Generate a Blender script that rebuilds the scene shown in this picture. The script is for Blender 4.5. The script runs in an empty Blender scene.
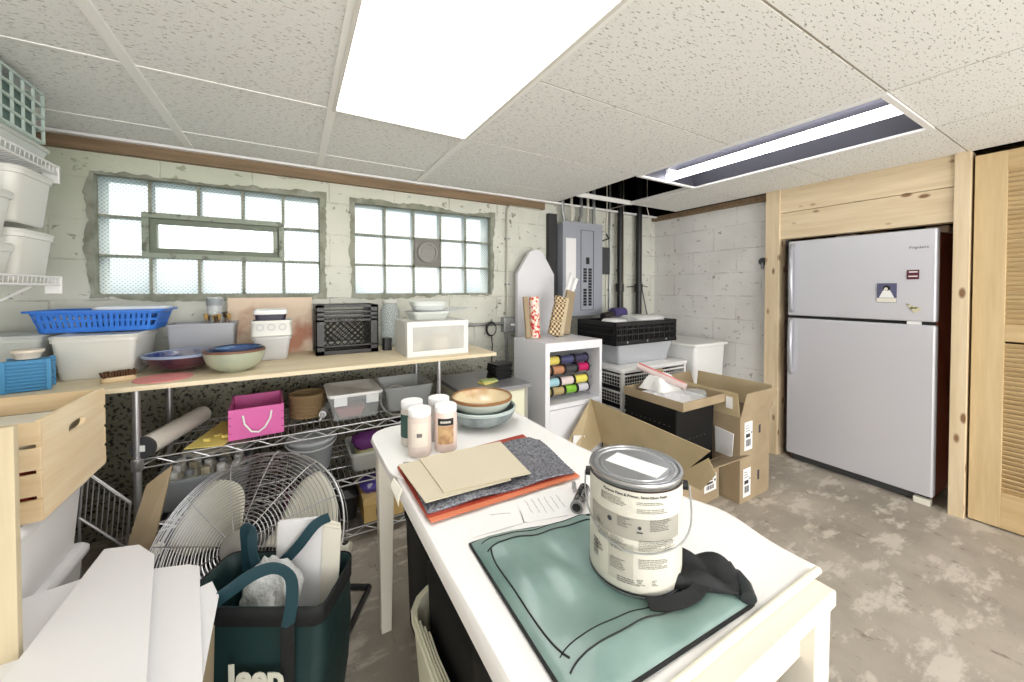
import bpy, math, random
from mathutils import Vector, Matrix
rnd = random.Random(7)
PI = math.pi
S = bpy.context.scene
COL = S.collection

# ------------------------------------------------------------------ camera
cam = bpy.data.cameras.new('camera'); camo = bpy.data.objects.new('camera', cam); COL.objects.link(camo)
cam.sensor_width = 36; cam.lens = 375 / 1024 * 36; cam.clip_start = .02
cam.shift_y = -44.45 / 1024
camo.location = (0, 0, 1.27)
camo.rotation_euler = (math.radians(89.0), 0, math.radians(-30.25))
S.camera = camo
S.view_settings.view_transform = 'Standard'; S.view_settings.look = 'None'
S.view_settings.gamma = 1; S.view_settings.use_curve_mapping = False
S.view_settings.exposure = 0.3

# ------------------------------------------------------------------ daylight (sky) outside
w = bpy.data.worlds.new('sky'); S.world = w; w.use_nodes = True
nt = w.node_tree; bg = nt.nodes['Background']
tc = nt.nodes.new('ShaderNodeTexCoord'); sp = nt.nodes.new('ShaderNodeSeparateXYZ')
nt.links.new(tc.outputs['Generated'], sp.inputs[0])
cr = nt.nodes.new('ShaderNodeValToRGB'); nt.links.new(sp.outputs[2], cr.inputs[0])
e = cr.color_ramp.elements; e[0].position = 0.0; e[0].color = (.22, .29, .31, 1)
e[1].position = .06; e[1].color = (.95, 1, .97, 1)
nt.links.new(cr.outputs[0], bg.inputs[0]); bg.inputs[1].default_value = 3.0

# ------------------------------------------------------------------ lamps of the room, added fill lights
LAMP_E = 3.4       # big diffuser panels
TUBE_E = 9.0      # bare tube

# two unseen fill lights added at the rear wall, behind the camera
for i_, x_ in enumerate((-.1, 2.2)):
    L_ = bpy.data.lights.new('rear_fill_light', 'AREA'); L_.shape = 'RECTANGLE'; L_.size = 1.9; L_.size_y = 1.3; L_.energy = 50; L_.color = (1, 1, 1)
    lo_ = bpy.data.objects.new('rear_fill_light', L_); COL.objects.link(lo_); lo_.location = (x_, -2.57, 1.05); lo_.rotation_euler = (PI/2, 0, 0)

# ------------------------------------------------------------------ materials
def lin(c):
    return tuple((v/255/12.92 if v/255 <= .04045 else ((v/255+.055)/1.055)**2.4) for v in c)
MATS = {}
def M(name, rgb, rough=.5, metal=0, alpha=1.0, noise=None, bump=None, emit=None, spec=.5, coat=0):
    """noise=(scale, rgb2, lo, hi, stretch) colour patches; bump=(scale, strength, stretch)"""
    if name in MATS: return MATS[name]
    m = bpy.data.materials.new(name); m.use_nodes = True; t = m.node_tree; b = t.nodes['Principled BSDF']
    b.inputs['Base Color'].default_value = (*lin(rgb), 1)
    b.inputs['Roughness'].default_value = rough; b.inputs['Metallic'].default_value = metal
    b.inputs['Specular IOR Level'].default_value = spec
    b.inputs['Alpha'].default_value = alpha
    if coat: b.inputs['Coat Weight'].default_value = coat
    def coords(st):
        c = t.nodes.new('ShaderNodeTexCoord'); mp = t.nodes.new('ShaderNodeMapping')
        mp.inputs['Scale'].default_value = st; t.links.new(c.outputs['Object'], mp.inputs[0]); return mp
    if noise:
        sc, rgb2, lo, hi = noise[:4]; st = noise[4] if len(noise) > 4 else (1, 1, 1)
        mp = coords(st); n = t.nodes.new('ShaderNodeTexNoise'); n.inputs['Scale'].default_value = sc
        n.inputs['Detail'].default_value = 5; t.links.new(mp.outputs[0], n.inputs[0])
        r = t.nodes.new('ShaderNodeMapRange'); r.inputs[1].default_value = lo; r.inputs[2].default_value = hi
        t.links.new(n.outputs[0], r.inputs[0])
        mx = t.nodes.new('ShaderNodeMix'); mx.data_type = 'RGBA'
        mx.inputs[6].default_value = (*lin(rgb), 1); mx.inputs[7].default_value = (*lin(rgb2), 1)
        t.links.new(r.outputs[0], mx.inputs[0]); t.links.new(mx.outputs[2], b.inputs['Base Color'])
    if bump:
        sc, strg = bump[:2]; st = bump[2] if len(bump) > 2 else (1, 1, 1)
        mp = coords(st); n = t.nodes.new('ShaderNodeTexNoise'); n.inputs['Scale'].default_value = sc
        t.links.new(mp.outputs[0], n.inputs[0])
        bp = t.nodes.new('ShaderNodeBump'); bp.inputs['Strength'].default_value = strg; bp.inputs['Distance'].default_value = .01
        t.links.new(n.outputs[0], bp.inputs['Height']); t.links.new(bp.outputs[0], b.inputs['Normal'])
    if emit:
        b.inputs['Emission Color'].default_value = (*emit[0], 1); b.inputs['Emission Strength'].default_value = emit[1]
    MATS[name] = m; return m

class NG:   # tiny node helper for the custom wall / floor / tile materials
    def __init__(s, name):
        s.m = bpy.data.materials.new(name); s.m.use_nodes = True; s.t = s.m.node_tree
        s.b = s.t.nodes['Principled BSDF']; s.tc = s.t.nodes.new('ShaderNodeTexCoord')
    def n(s, kind, **kw):
        x = s.t.nodes.new(kind)
        for k, v in kw.items(): setattr(x, k, v)
        return x
    def L(s, a, b): s.t.links.new(a, b)
    def map(s, scale=(1, 1, 1), rot=(0, 0, 0), loc=(0, 0, 0)):
        p = s.n('ShaderNodeMapping'); p.inputs['Scale'].default_value = scale; p.inputs['Rotation'].default_value = rot
        p.inputs['Location'].default_value = loc; s.L(s.tc.outputs['Object'], p.inputs[0]); return p.outputs[0]
    def noise(s, vec, scale, detail=5, rough=.55):
        p = s.n('ShaderNodeTexNoise'); p.inputs['Scale'].default_value = scale; p.inputs['Detail'].default_value = detail
        p.inputs['Roughness'].default_value = rough; s.L(vec, p.inputs[0]); return p.outputs[0]
    def rng(s, v, a, b, c=0, d=1):
        p = s.n('ShaderNodeMapRange'); p.inputs[1].default_value = a; p.inputs[2].default_value = b
        p.inputs[3].default_value = c; p.inputs[4].default_value = d; s.L(v, p.inputs[0]); return p.outputs[0]
    def math(s, op, a, b=None):
        p = s.n('ShaderNodeMath', operation=op)
        for i, v in enumerate((a, b)):
            if v is None: continue
            if isinstance(v, (int, float)): p.inputs[i].default_value = v
            else: s.L(v, p.inputs[i])
        return p.outputs[0]
    def mix(s, f, a, b):
        p = s.n('ShaderNodeMix', data_type='RGBA'); s.L(f, p.inputs[0])
        for i, v in ((6, a), (7, b)):
            if isinstance(v, tuple): p.inputs[i].default_value = (*lin(v), 1)
            else: s.L(v, p.inputs[i])
        return p.outputs[2]
    def bump(s, h, strength=.3, dist=.01):
        p = s.n('ShaderNodeBump'); p.inputs['Strength'].default_value = strength; p.inputs['Distance'].default_value = dist
        s.L(h, p.inputs['Height']); s.L(p.outputs[0], s.b.inputs['Normal'])

def block_wall(name, base, alt, stain, rot, low_mold=False):
    g = NG(name); v = g.map(rot=rot)
    br = g.n('ShaderNodeTexBrick'); br.inputs['Scale'].default_value = 1.0
    br.inputs['Brick Width'].default_value = .405; br.inputs['Row Height'].default_value = .203
    br.inputs['Mortar Size'].default_value = .006; br.inputs['Mortar Smooth'].default_value = .6
    g.L(v, br.inputs['Vector'])
    big = g.noise(g.map(), 3.0); c = g.mix(g.rng(big, .35, .7), base, alt)
    # thin broken mortar joints
    br_mask = g.math('MULTIPLY', br.outputs['Fac'], g.rng(g.noise(g.map(), 9), .45, .62))
    c = g.mix(g.math('MULTIPLY', br_mask, .45), c, stain)
    # chipped paint specks
    sp = g.noise(g.map(), 17, 6, .62); c = g.mix(g.rng(sp, .63, .66, 0, .8), c, stain)
    cr = g.noise(g.map((1, 1, 3.2)), 7, 8, .7); c = g.mix(g.rng(cr, .63, .67, 0, .6), c, stain)
    if low_mold:
        xyz = g.n('ShaderNodeSeparateXYZ'); g.L(g.tc.outputs['Object'], xyz.inputs[0])
        lowz = g.rng(xyz.outputs[2], .95, .70)
        leftx = g.rng(xyz.outputs[0], 1.7, .3, .25, 1)
        md = g.noise(g.map(), 60, 6, .62)
        mk = g.math('MULTIPLY', g.rng(md, .53, .59), g.math('MULTIPLY', lowz, leftx))
        c = g.mix(g.math('MULTIPLY', g.math('MULTIPLY', lowz, leftx), .8), c, (104, 100, 74))
        c = g.mix(mk, c, (38, 34, 24))
        grn = g.rng(xyz.outputs[0], 1.3, -.9, 0, .5)
        c = g.mix(g.math('MULTIPLY', grn, g.rng(xyz.outputs[2], 1.2, 1.9)), c, (190, 200, 168))
    g.L(c, g.b.inputs['Base Color']); g.b.inputs['Roughness'].default_value = .75
    hh = g.math('ADD', g.math('MULTIPLY', g.noise(g.map(), 30), .35), g.math('MULTIPLY', br.outputs['Fac'], -.8))
    g.bump(hh, .45, .006)
    return g.m
m_wallF = block_wall('painted block wall', (219, 219, 208), (200, 202, 190), (108, 106, 94), (PI/2, 0, 0), True)
m_wallR = block_wall('white block wall', (232, 231, 228), (218, 216, 212), (150, 144, 136), (PI/2, PI/2, 0))

g = NG('worn concrete'); n1 = g.noise(g.map(), 1.6, 7, .6); n2 = g.noise(g.map((1, 2.2, 1)), 4.5, 8, .65)
c = g.mix(g.rng(n1, .38, .62), (146, 138, 126), (176, 167, 154)); c = g.mix(g.rng(n2, .52, .60), c, (196, 188, 176))
c = g.mix(g.rng(g.noise(g.map((2.4, 1, 1)), 7, 8, .7), .60, .66, 0, .7), c, (112, 100, 88))
c = g.mix(g.rng(g.noise(g.map(), 60, 3), .66, .72, 0, .5), c, (98, 88, 76))
g.L(c, g.b.inputs['Base Color']); g.b.inputs['Roughness'].default_value = .62; g.bump(n2, .25, .01); m_floor = g.m

g = NG('fissured ceiling tile'); f1 = g.noise(g.map((46, 170, 1), (0, 0, .45)), 1, 3, .5)
f2 = g.noise(g.map(), 240, 2); pat = g.noise(g.map(), 7, 2)
c = g.mix(g.rng(f1, .61, .65, 0, .8), (240, 240, 236), (122, 116, 104)); c = g.mix(g.rng(f2, .64, .70, 0, .5), c, (150, 140, 120))
g.L(c, g.b.inputs['Base Color']); g.b.inputs['Roughness'].default_value = .9; g.bump(g.math('MULTIPLY', g.rng(f1, .62, .69), -1), .5, .004); m_tile = g.m

def wood(name, a, b_, knots=(120, 75, 35), dirn='y', kn=.0):
    g = NG(name); sc = {'y': (14, 1, 14), 'x': (1, 14, 14), 'z': (14, 14, 1)}[dirn]
    n1 = g.noise(g.map(sc), 2.2, 5, .6); c = g.mix(g.rng(n1, .35, .68), a, b_)
    if kn:
        vo = g.n('ShaderNodeTexVoronoi'); vo.inputs['Scale'].default_value = 1
        g.L(g.map({'y': (14, 7, 14), 'x': (7, 14, 14), 'z': (14, 14, 6)}[dirn]), vo.inputs['Vector'])
        c = g.mix(g.rng(vo.outputs['Distance'], .22, .12, 0, kn), c, knots)
    g.L(c, g.b.inputs['Base Color']); g.b.inputs['Roughness'].default_value = .6; g.bump(n1, .12, .003); return g.m
m_pine_y = wood('knotty pine along', (228, 210, 178), (212, 190, 154), kn=.9)
m_pine_z = wood('knotty pine upright', (228, 210, 178), (212, 190, 154), dirn='z', kn=.9)
m_door = wood('varnished pine door', (214, 190, 148), (200, 174, 130), dirn='z')
m_slat = wood('varnished pine slats', (204, 178, 134), (190, 162, 118), dirn='y')
m_ply = wood('pale plywood', (238, 224, 194), (222, 203, 168), dirn='x')
m_crate = wood('crate pine', (240, 218, 180), (226, 196, 150), dirn='x')
m_crate_y = wood('crate pine end', (244, 226, 192), (228, 200, 156), dirn='y')
m_tan = wood('tan board', (206, 192, 160), (194, 178, 146), dirn='z')
m_beam = wood('stained plate', (140, 116, 88), (112, 92, 68), dirn='x')

white = M('white paint', (238, 237, 235), .45)
whitep = M('white plastic', (240, 240, 238), .35)
offw = M('off white plastic', (232, 228, 214), .4)
chrome = M('chrome wire', (196, 196, 198), .36, .9)
galv = M('galvanised steel', (170, 172, 172), .4, .8, noise=(8, (140, 142, 140), .4, .7))
black = M('black plastic', (22, 22, 23), .4)
blackm = M('matt black', (14, 14, 15), .7)
darkg = M('dark grey plastic', (62, 64, 66), .5)
greyp = M('grey plastic', (150, 154, 158), .45)
stain = M('stainless steel', (214, 214, 221), .36, .3, bump=(2, .03, (1, 1, 60)))
copper = M('brown fridge side', (176, 96, 70), .3, .2)
card = M('corrugated cardboard', (166, 148, 120), .8, noise=(4, (152, 134, 106), .4, .65))
cardl = M('pale cardboard', (194, 176, 140), .8, noise=(4, (182, 164, 128), .4, .65))
cardd = M('card edge', (150, 122, 86), .85)
clear = M('clear plastic', (225, 230, 232), .12, alpha=.28)
frost = M('frosted plastic', (232, 236, 230), .35, alpha=.72)
frost2 = M('milky plastic', (238, 238, 230), .35, alpha=.86)
glass = M('clear glass', (225, 235, 235), .05, alpha=.3)
paper = M('white paper', (240, 240, 238), .7)
foam = M('white foam board', (238, 237, 238), .55)
bluep = M('blue plastic', (56, 126, 222), .4)
lblue = M('light blue plastic', (74, 150, 200), .5)
pink = M('pink painted wood', (226, 108, 176), .5)
pinkl = M('pale pink felt', (232, 150, 148), .8)
teal = M('teal coated cloth', (128, 153, 147), .36, noise=(5, (100, 128, 122), .4, .65), bump=(9, .45), coat=.25)
tealm = M('deep teal cloth', (24, 52, 52), .55, noise=(4, (18, 44, 44), .4, .65), bump=(14, .3))
strap = M('teal strap', (36, 68, 78), .5)
blackc = M('black cloth', (22, 24, 26), .75, bump=(40, .3))
orange = M('orange folder', (216, 124, 88), .6)
red = M('red plastic', (190, 56, 40), .5)
greyb = M('grey-beige board', (208, 198, 174), .7)
ink = M('ink', (52, 52, 58), .7)
greyink = M('pale grey print', (96, 94, 90), .7)
brown = M('brown', (120, 84, 56), .6)
jarw = M('ribbed white cap', (238, 238, 238), .4)
dust = M('pale clay powder', (214, 200, 190), .7)
bristle = M('bristles', (96, 66, 44), .9)
rubber = M('black cable', (18, 18, 18), .5)
purple = M('purple cloth', (98, 44, 108), .6)
yellow = M('yellow paper', (226, 208, 116), .7)
mortar = M('grey mortar', (154, 156, 142), .85, noise=(14, (128, 130, 114), .4, .65), bump=(20, .6))
vent = M('painted steel sash', (148, 156, 140), .5, noise=(20, (96, 100, 84), .55, .68))
lampm = M('lamp diffuser', (250, 248, 250), .5, emit=((1, .995, .99), LAMP_E))
tubem = M('fluorescent tube', (250, 250, 252), .5, emit=((.98, .985, 1), TUBE_E))

# glass block: patterned, lets the sky through
g = NG('patterned glass block'); t = g.t
g.t.nodes.remove(g.b)
tr = g.n('ShaderNodeBsdfTranslucent'); tp = g.n('ShaderNodeBsdfTransparent'); gl = g.n('ShaderNodeBsdfGlossy')
gl.inputs['Roughness'].default_value = .15
wa = g.n('ShaderNodeTexWave', bands_direction='X'); wa.inputs['Scale'].default_value = 22; g.L(g.map(rot=(0, PI/4, 0)), wa.inputs[0])
wb = g.n('ShaderNodeTexWave', bands_direction='X'); wb.inputs['Scale'].default_value = 22; g.L(g.map(rot=(0, -PI/4, 0)), wb.inputs[0])
pt = g.math('MAXIMUM', wa.outputs['Fac'], wb.outputs['Fac'])
c = g.mix(g.rng(pt, .5, 1), (206, 210, 212), (251, 251, 251)); g.L(c, tr.inputs[0]); g.L(c, tp.inputs[0])
m1 = g.n('ShaderNodeMixShader'); m1.inputs[0].default_value = .62; g.L(tr.outputs[0], m1.inputs[1]); g.L(tp.outputs[0], m1.inputs[2])
m2 = g.n('ShaderNodeMixShader'); m2.inputs[0].default_value = .06; g.L(m1.outputs[0], m2.inputs[1]); g.L(gl.outputs[0], m2.inputs[2])
g.L(m2.outputs[0], t.nodes['Material Output'].inputs[0]); m_block = g.m

# ------------------------------------------------------------------ mesh helpers
def rot2(x, y, a): return x*math.cos(a)-y*math.sin(a), x*math.sin(a)+y*math.cos(a)
class MB:
    def __init__(s): s.v = []; s.f = []
    def add(s, vs, fs):
        o = len(s.v); s.v += [tuple(p) for p in vs]; s.f += [tuple(i+o for i in f) for f in fs]; return s
    def box(s, x0, x1, y0, y1, z0, z1, rz=0, mat=None):
        vs = [(x, y, z) for z in (z0, z1) for x, y in ((x0, y0), (x1, y0), (x1, y1), (x0, y1))]
        if rz:
            cx, cy = (x0+x1)/2, (y0+y1)/2
            vs = [(cx+rot2(x-cx, y-cy, rz)[0], cy+rot2(x-cx, y-cy, rz)[1], z) for x, y, z in vs]
        if mat: vs = [mat @ Vector(v) for v in vs]
        return s.add(vs, [(0, 3, 2, 1), (4, 5, 6, 7), (0, 1, 5, 4), (1, 2, 6, 5), (2, 3, 7, 6), (3, 0, 4, 7)])
    def loft(s, loops, cap0=True, cap1=True, closed=False):
        n = len(loops[0]); vs = [p for l in loops for p in l]; fs = []
        m = len(loops)
        for i in range(m if closed else m-1):
            a = i*n; b = ((i+1) % m)*n
            for j in range(n): k = (j+1) % n; fs.append((a+j, a+k, b+k, b+j))
        if not closed:
            if cap0: fs.append(tuple(range(n-1, -1, -1)))
            if cap1: fs.append(tuple((m-1)*n+j for j in range(n)))
        return s.add(vs, fs)
    def lathe(s, prof, n=32, c=(0, 0), cap0=True, cap1=True, sy=1):
        return s.loft([[(c[0]+r*math.cos(2*PI*j/n), c[1]+sy*r*math.sin(2*PI*j/n), z) for j in range(n)] for r, z in prof], cap0, cap1)
    def tube(s, path, r, n=8, closed=False, r1=None):
        P = [Vector(p) for p in path]; m = len(P); loops = []; up = None
        for i, p in enumerate(P):
            if closed: d = P[(i+1) % m]-P[i-1]
            else: d = P[min(i+1, m-1)]-P[max(i-1, 0)]
            d.normalize()
            if up is None: up = Vector((0, 0, 1)) if abs(d.z) < .9 else Vector((1, 0, 0))
            a = d.cross(up); a.normalize(); b = a.cross(d); up = b
            rr = r if r1 is None else r+(r1-r)*i/(m-1)
            loops.append([p+a*rr*math.cos(2*PI*j/n)+b*rr*math.sin(2*PI*j/n) for j in range(n)])
        return s.loft(loops, closed=closed)
    def ribbon(s, path, wid, side, th=.003):   # flat strap along path, side = width direction per call
        sd = Vector(side).normalized(); P = [Vector(p) for p in path]; loops = []
        for i, p in enumerate(P):
            d = (P[min(i+1, len(P)-1)]-P[max(i-1, 0)]).normalized(); nn = d.cross(sd).normalized()*th/2
            h = sd*wid/2; loops.append([p-h-nn, p+h-nn, p+h+nn, p-h+nn])
        return s.loft(loops)
    def prism(s, pts, z0, z1):
        n = len(pts); vs = [(x, y, z0) for x, y in pts]+[(x, y, z1) for x, y in pts]
        return s.add(vs, [tuple(range(n-1, -1, -1)), tuple(range(n, 2*n))]+[(i, (i+1) % n, n+(i+1) % n, n+i) for i in range(n)])
    def plate(s, pts3, th):     # thick plate from a planar-ish 3D polygon
        P = [Vector(p) for p in pts3]; nn = (P[1]-P[0]).cross(P[2]-P[0]).normalized()*th; n = len(P)
        return s.add(P+[p+nn for p in P], [tuple(range(n-1, -1, -1)), tuple(range(n, 2*n))]+[(i, (i+1) % n, n+(i+1) % n, n+i) for i in range(n)])
    def strip(s, path, wid, nrm, th=.003):      # flat strap whose broad face looks along nrm
        N_ = Vector(nrm).normalized(); P = [Vector(p) for p in path]
        Q = []
        for i in range(len(P)-1):              # smooth the path a little
            a, b, c, d = P[max(i-1, 0)], P[i], P[i+1], P[min(i+2, len(P)-1)]
            for k in range(5):
                t = k/5; Q.append(.5*((2*b)+(c-a)*t+(2*a-5*b+4*c-d)*t*t+(3*b-a-3*c+d)*t**3))
        Q.append(P[-1]); loops = []
        for i, p in enumerate(Q):
            d = (Q[min(i+1, len(Q)-1)]-Q[max(i-1, 0)]).normalized(); h = d.cross(N_).normalized()*wid/2; n2 = N_*th/2
            loops.append([p-h-n2, p+h-n2, p+h+n2, p-h+n2])
        return s.loft(loops)
    def grid(s, nx, ny, fn):
        vs = [fn(i/nx, j/ny) for j in range(ny+1) for i in range(nx+1)]
        return s.add(vs, [(j*(nx+1)+i, j*(nx+1)+i+1, (j+1)*(nx+1)+i+1, (j+1)*(nx+1)+i) for j in range(ny) for i in range(nx)])
    def build(s, name, mat, parent=None, smooth=False, bevel=0, solid=0, loc=None, rz=0, sub=0, rx=0, ry=0):
        me = bpy.data.meshes.new(name); me.from_pydata(s.v, [], s.f); me.update()
        me.materials.append(mat)
        o = bpy.data.objects.new(name, me); COL.objects.link(o)
        if parent: o.parent = parent
        if loc: o.location = loc
        o.rotation_euler = (rx, ry, rz)
        if smooth:
            me.shade_smooth()
            try: me.set_sharp_from_angle(angle=math.radians(40))
            except Exception: pass
        if solid: md = o.modifiers.new('solid', 'SOLIDIFY'); md.thickness = solid; md.offset = 1
        if sub: md = o.modifiers.new('sub', 'SUBSURF'); md.levels = sub; md.render_levels = sub
        if bevel: md = o.modifiers.new('bevel', 'BEVEL'); md.width = bevel; md.segments = 2; md.limit_method = 'ANGLE'
        return o

def rloop(w_, d_, r, z, n=4, c=(0, 0), rz=0):
    r = min(r, w_/2-1e-4, d_/2-1e-4); out = []
    for k, (sx, sy) in enumerate(((1, 1), (-1, 1), (-1, -1), (1, -1))):
        for i in range(n+1):
            a = PI/2*k+PI/2*i/n
            x = sx*(w_/2-r)+r*math.cos(a); y = sy*(d_/2-r)+r*math.sin(a)
            if rz: x, y = rot2(x, y, rz)
            out.append((c[0]+x, c[1]+y, z))
    return out
def bin_loft(mb, W, D, H, taper=.9, t=.003, r=.02, rim=.006, z0=0, c=(0, 0)):
    w0, d0 = W*taper, D*taper
    L = [rloop(w0-.01, d0-.01, r, z0, c=c), rloop(w0, d0, r, z0+.006, c=c), rloop(W, D, r, z0+H-.014, c=c)]
    if rim: L += [rloop(W+2*rim, D+2*rim, r+rim, z0+H-.013, c=c), rloop(W+2*rim, D+2*rim, r+rim, z0+H, c=c)]
    else: L += [rloop(W, D, r, z0+H, c=c)]
    L += [rloop(W-2*t, D-2*t, r, z0+H, c=c), rloop(w0-2*t, d0-2*t, r, z0+.006+t, c=c)]
    return mb.loft(L)

def tag(o, label=None, cat=None, group=None, kind=None):
    if label: o['label'] = label
    if cat: o['category'] = cat
    if group: o['group'] = group
    if kind: o['kind'] = kind
    return o
def thing(name, label, cat, loc=(0, 0, 0), rz=0, group=None):
    o = bpy.data.objects.new(name, None); COL.objects.link(o); o.empty_display_size = .05
    o.location = loc; o.rotation_euler = (0, 0, rz); return tag(o, label, cat, group)
def struct(o): o['kind'] = 'structure'; return o
def copy_thing(root, loc, rz, label, group=None):
    r = root.copy(); COL.objects.link(r); r.location = loc; r.rotation_euler = (0, 0, rz); r['label'] = label
    if group: r['group'] = group
    for ch in list(root.children):
        c_ = ch.copy(); COL.objects.link(c_); c_.parent = r
        for g_ in list(ch.children):
            d = g_.copy(); COL.objects.link(d); d.parent = c_
    return r
def text_mesh(body, size, fn, name, mat, parent=None, ext=.0006, bold=0.0, align='CENTER'):
    cu = bpy.data.curves.new(name, 'FONT'); cu.body = body; cu.size = size; cu.extrude = ext; cu.offset = bold
    cu.align_x = align; cu.align_y = 'CENTER'; cu.resolution_u = 3
    o = bpy.data.objects.new(name, cu); COL.objects.link(o)
    dg = bpy.context.evaluated_depsgraph_get(); me = bpy.data.meshes.new_from_object(o.evaluated_get(dg))
    bpy.data.objects.remove(o)
    for v in me.vertices: v.co = Vector(fn(v.co.x, v.co.y, v.co.z))
    me.materials.clear(); me.materials.append(mat); me.name = name
    o = bpy.data.objects.new(name, me); COL.objects.link(o)
    if parent: o.parent = parent
    return o

# ================================================================== THE ROOM
CZ = 2.03; WY = 2.67; XL = -1.17; XR = 3.3; YB = -2.6
struct(MB().box(XL-.2, 4.3, YB-.2, WY+.2, -.1, 0).build('floor', m_floor))
# window wall with two openings
W1 = (-.86, .152, 1.243, 1.855); W2 = (.352, 1.364, 1.240, 1.850)
mb = MB(); y0, y1 = WY, WY+.2
mb.box(XL-.2, 4.3, y0, y1, 0, W2[2]); mb.box(XL-.2, 4.3, y0, y1, W1[3], 2.6)
mb.box(XL-.2, W1[0], y0, y1, W2[2], W1[3]); mb.box(W1[1], W2[0], y0, y1, W2[2], W1[3]); mb.box(W2[1], 4.3, y0, y1, W2[2], W1[3])
struct(mb.build('wall_front', m_wallF))
struct(MB().box(XL-.2, XL, YB, WY, 0, 2.6).build('wall_left', m_wallR))
struct(MB().box(XR, XR+.2, 1.50, WY, 0, 2.6).build('wall_right', m_wallR))
struct(MB().box(XL-.2, 4.3, YB-.2, YB, 0, 2.6).build('wall_rear', m_wallR))
for i_, x_ in enumerate((-.1, 2.2)):
    mb = MB(); mb.box(x_-1.0, x_+1.0, YB, YB+.05, .35, .40); mb.box(x_-1.0, x_+1.0, YB, YB+.05, 1.70, 1.75); mb.box(x_-1.0, x_-.955, YB, YB+.05, .4, 1.7); mb.box(x_+.955, x_+1.0, YB, YB+.05, .4, 1.7)
    struct(mb.build('window_%d' % (3+i_), white))  # unseen window frames added around the rear fill lights
mb = MB(); mb.box(4.1, 4.3, YB, 1.5, 0, 2.6); mb.box(3.5, 4.1, 1.48, 1.6, 0, 2.6)
struct(mb.build('wall_alcove', M('dim brown wall', (120, 92, 70), .8)))
mb = MB(); mb.box(3.235, 3.30, YB, -.32, 0, 2.03); mb.box(3.30, 4.1, -.38, -.32, 0, 2.1)
struct(mb.build('wall_closet', m_wallR))

# suspended ceiling: tiles, bars, black void over it
XS = [-1.17, -.47, .145, .755, 1.98, 2.59, 3.22]; YS = [2.67, 2.36, 1.75, .53, -.69, -1.91, -2.6]; YR = [2.67, 2.36, 1.75, 1.14, .53, -.08, -.69, -1.30, -1.91, -2.6]
skip = {(.145, .53), (1.98, .53), (1.98, 1.75), (1.98, 1.14), (.145, -1.91), (2.59, 2.36), (1.98, 2.36), (1.98, -1.91)}
mb = MB(); bars = MB(); thin = MB()
LIGHTS = [(.145, .755, .53, 1.75), (.145, .755, -1.91, -.69), (1.98, 2.59, -1.91, -.69)]
for i in range(len(XS)-1):
    xa, xb = XS[i], XS[i+1]; ys = YR if i == 3 or i == 5 else YS
    for j in range(len(ys)-1):
        yb, ya = ys[j], ys[j+1]
        if (xa, ya) in skip: continue
        if i == 4 and ya == -.69: pass
        mb.box(xa+.004, xb-.004, ya+.004, yb-.004, CZ, CZ+.018)
    for y in ys[1:-1]: 
        if i < 3: bars.box(xa, xb, y-.005, y+.005, CZ-.003, CZ+.004)
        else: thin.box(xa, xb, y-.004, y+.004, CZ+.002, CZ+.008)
for x in XS[1:4]: bars.box(x-.017, x+.017, YB, 2.66, CZ-.008, CZ+.006)
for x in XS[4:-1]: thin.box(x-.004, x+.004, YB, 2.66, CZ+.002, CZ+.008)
# bars round the open cells
bars.box(1.98, 2.59, 2.35, 2.365, CZ-.006, CZ+.03); bars.box(2.575, 2.605, 1.75, 2.36, CZ-.006, CZ+.02)
struct(mb.build('ceiling', m_tile)); 
struct(thin.build('trim_11', M('thin beige-grey bar', (168, 160, 146), .6)))  # thin bars in a darker beige-grey
struct(bars.build('trim_1', M('ceiling bar white', (248, 247, 242), .45)))
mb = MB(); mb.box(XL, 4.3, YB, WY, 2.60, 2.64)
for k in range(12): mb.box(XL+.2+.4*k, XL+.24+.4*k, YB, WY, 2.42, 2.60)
mb.box(XL, 3.3, 2.655, WY-.0005, 2.04, 2.6); mb.box(3.28, 3.2995, .3, 2.655, 2.04, 2.6)  # bands added over the upper walls to darken the void
struct(mb.build('trim_2', M('shade-black void', (7, 7, 7), 1, spec=0)))  # near-black colour carries the void's shade
# stained plate along the top of the window wall
struct(MB().box(XL, 1.86, 2.63, 2.67, 1.955, 2.025).build('trim_3', m_beam))
struct(MB().box(XL, 3.3, 2.60, 2.63, 2.012, 2.026).build('trim_4', white))
struct(MB().box(3.25, 3.30, 1.54, 2.67, 1.985, 2.03).build('trim_5', m_beam))

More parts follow.
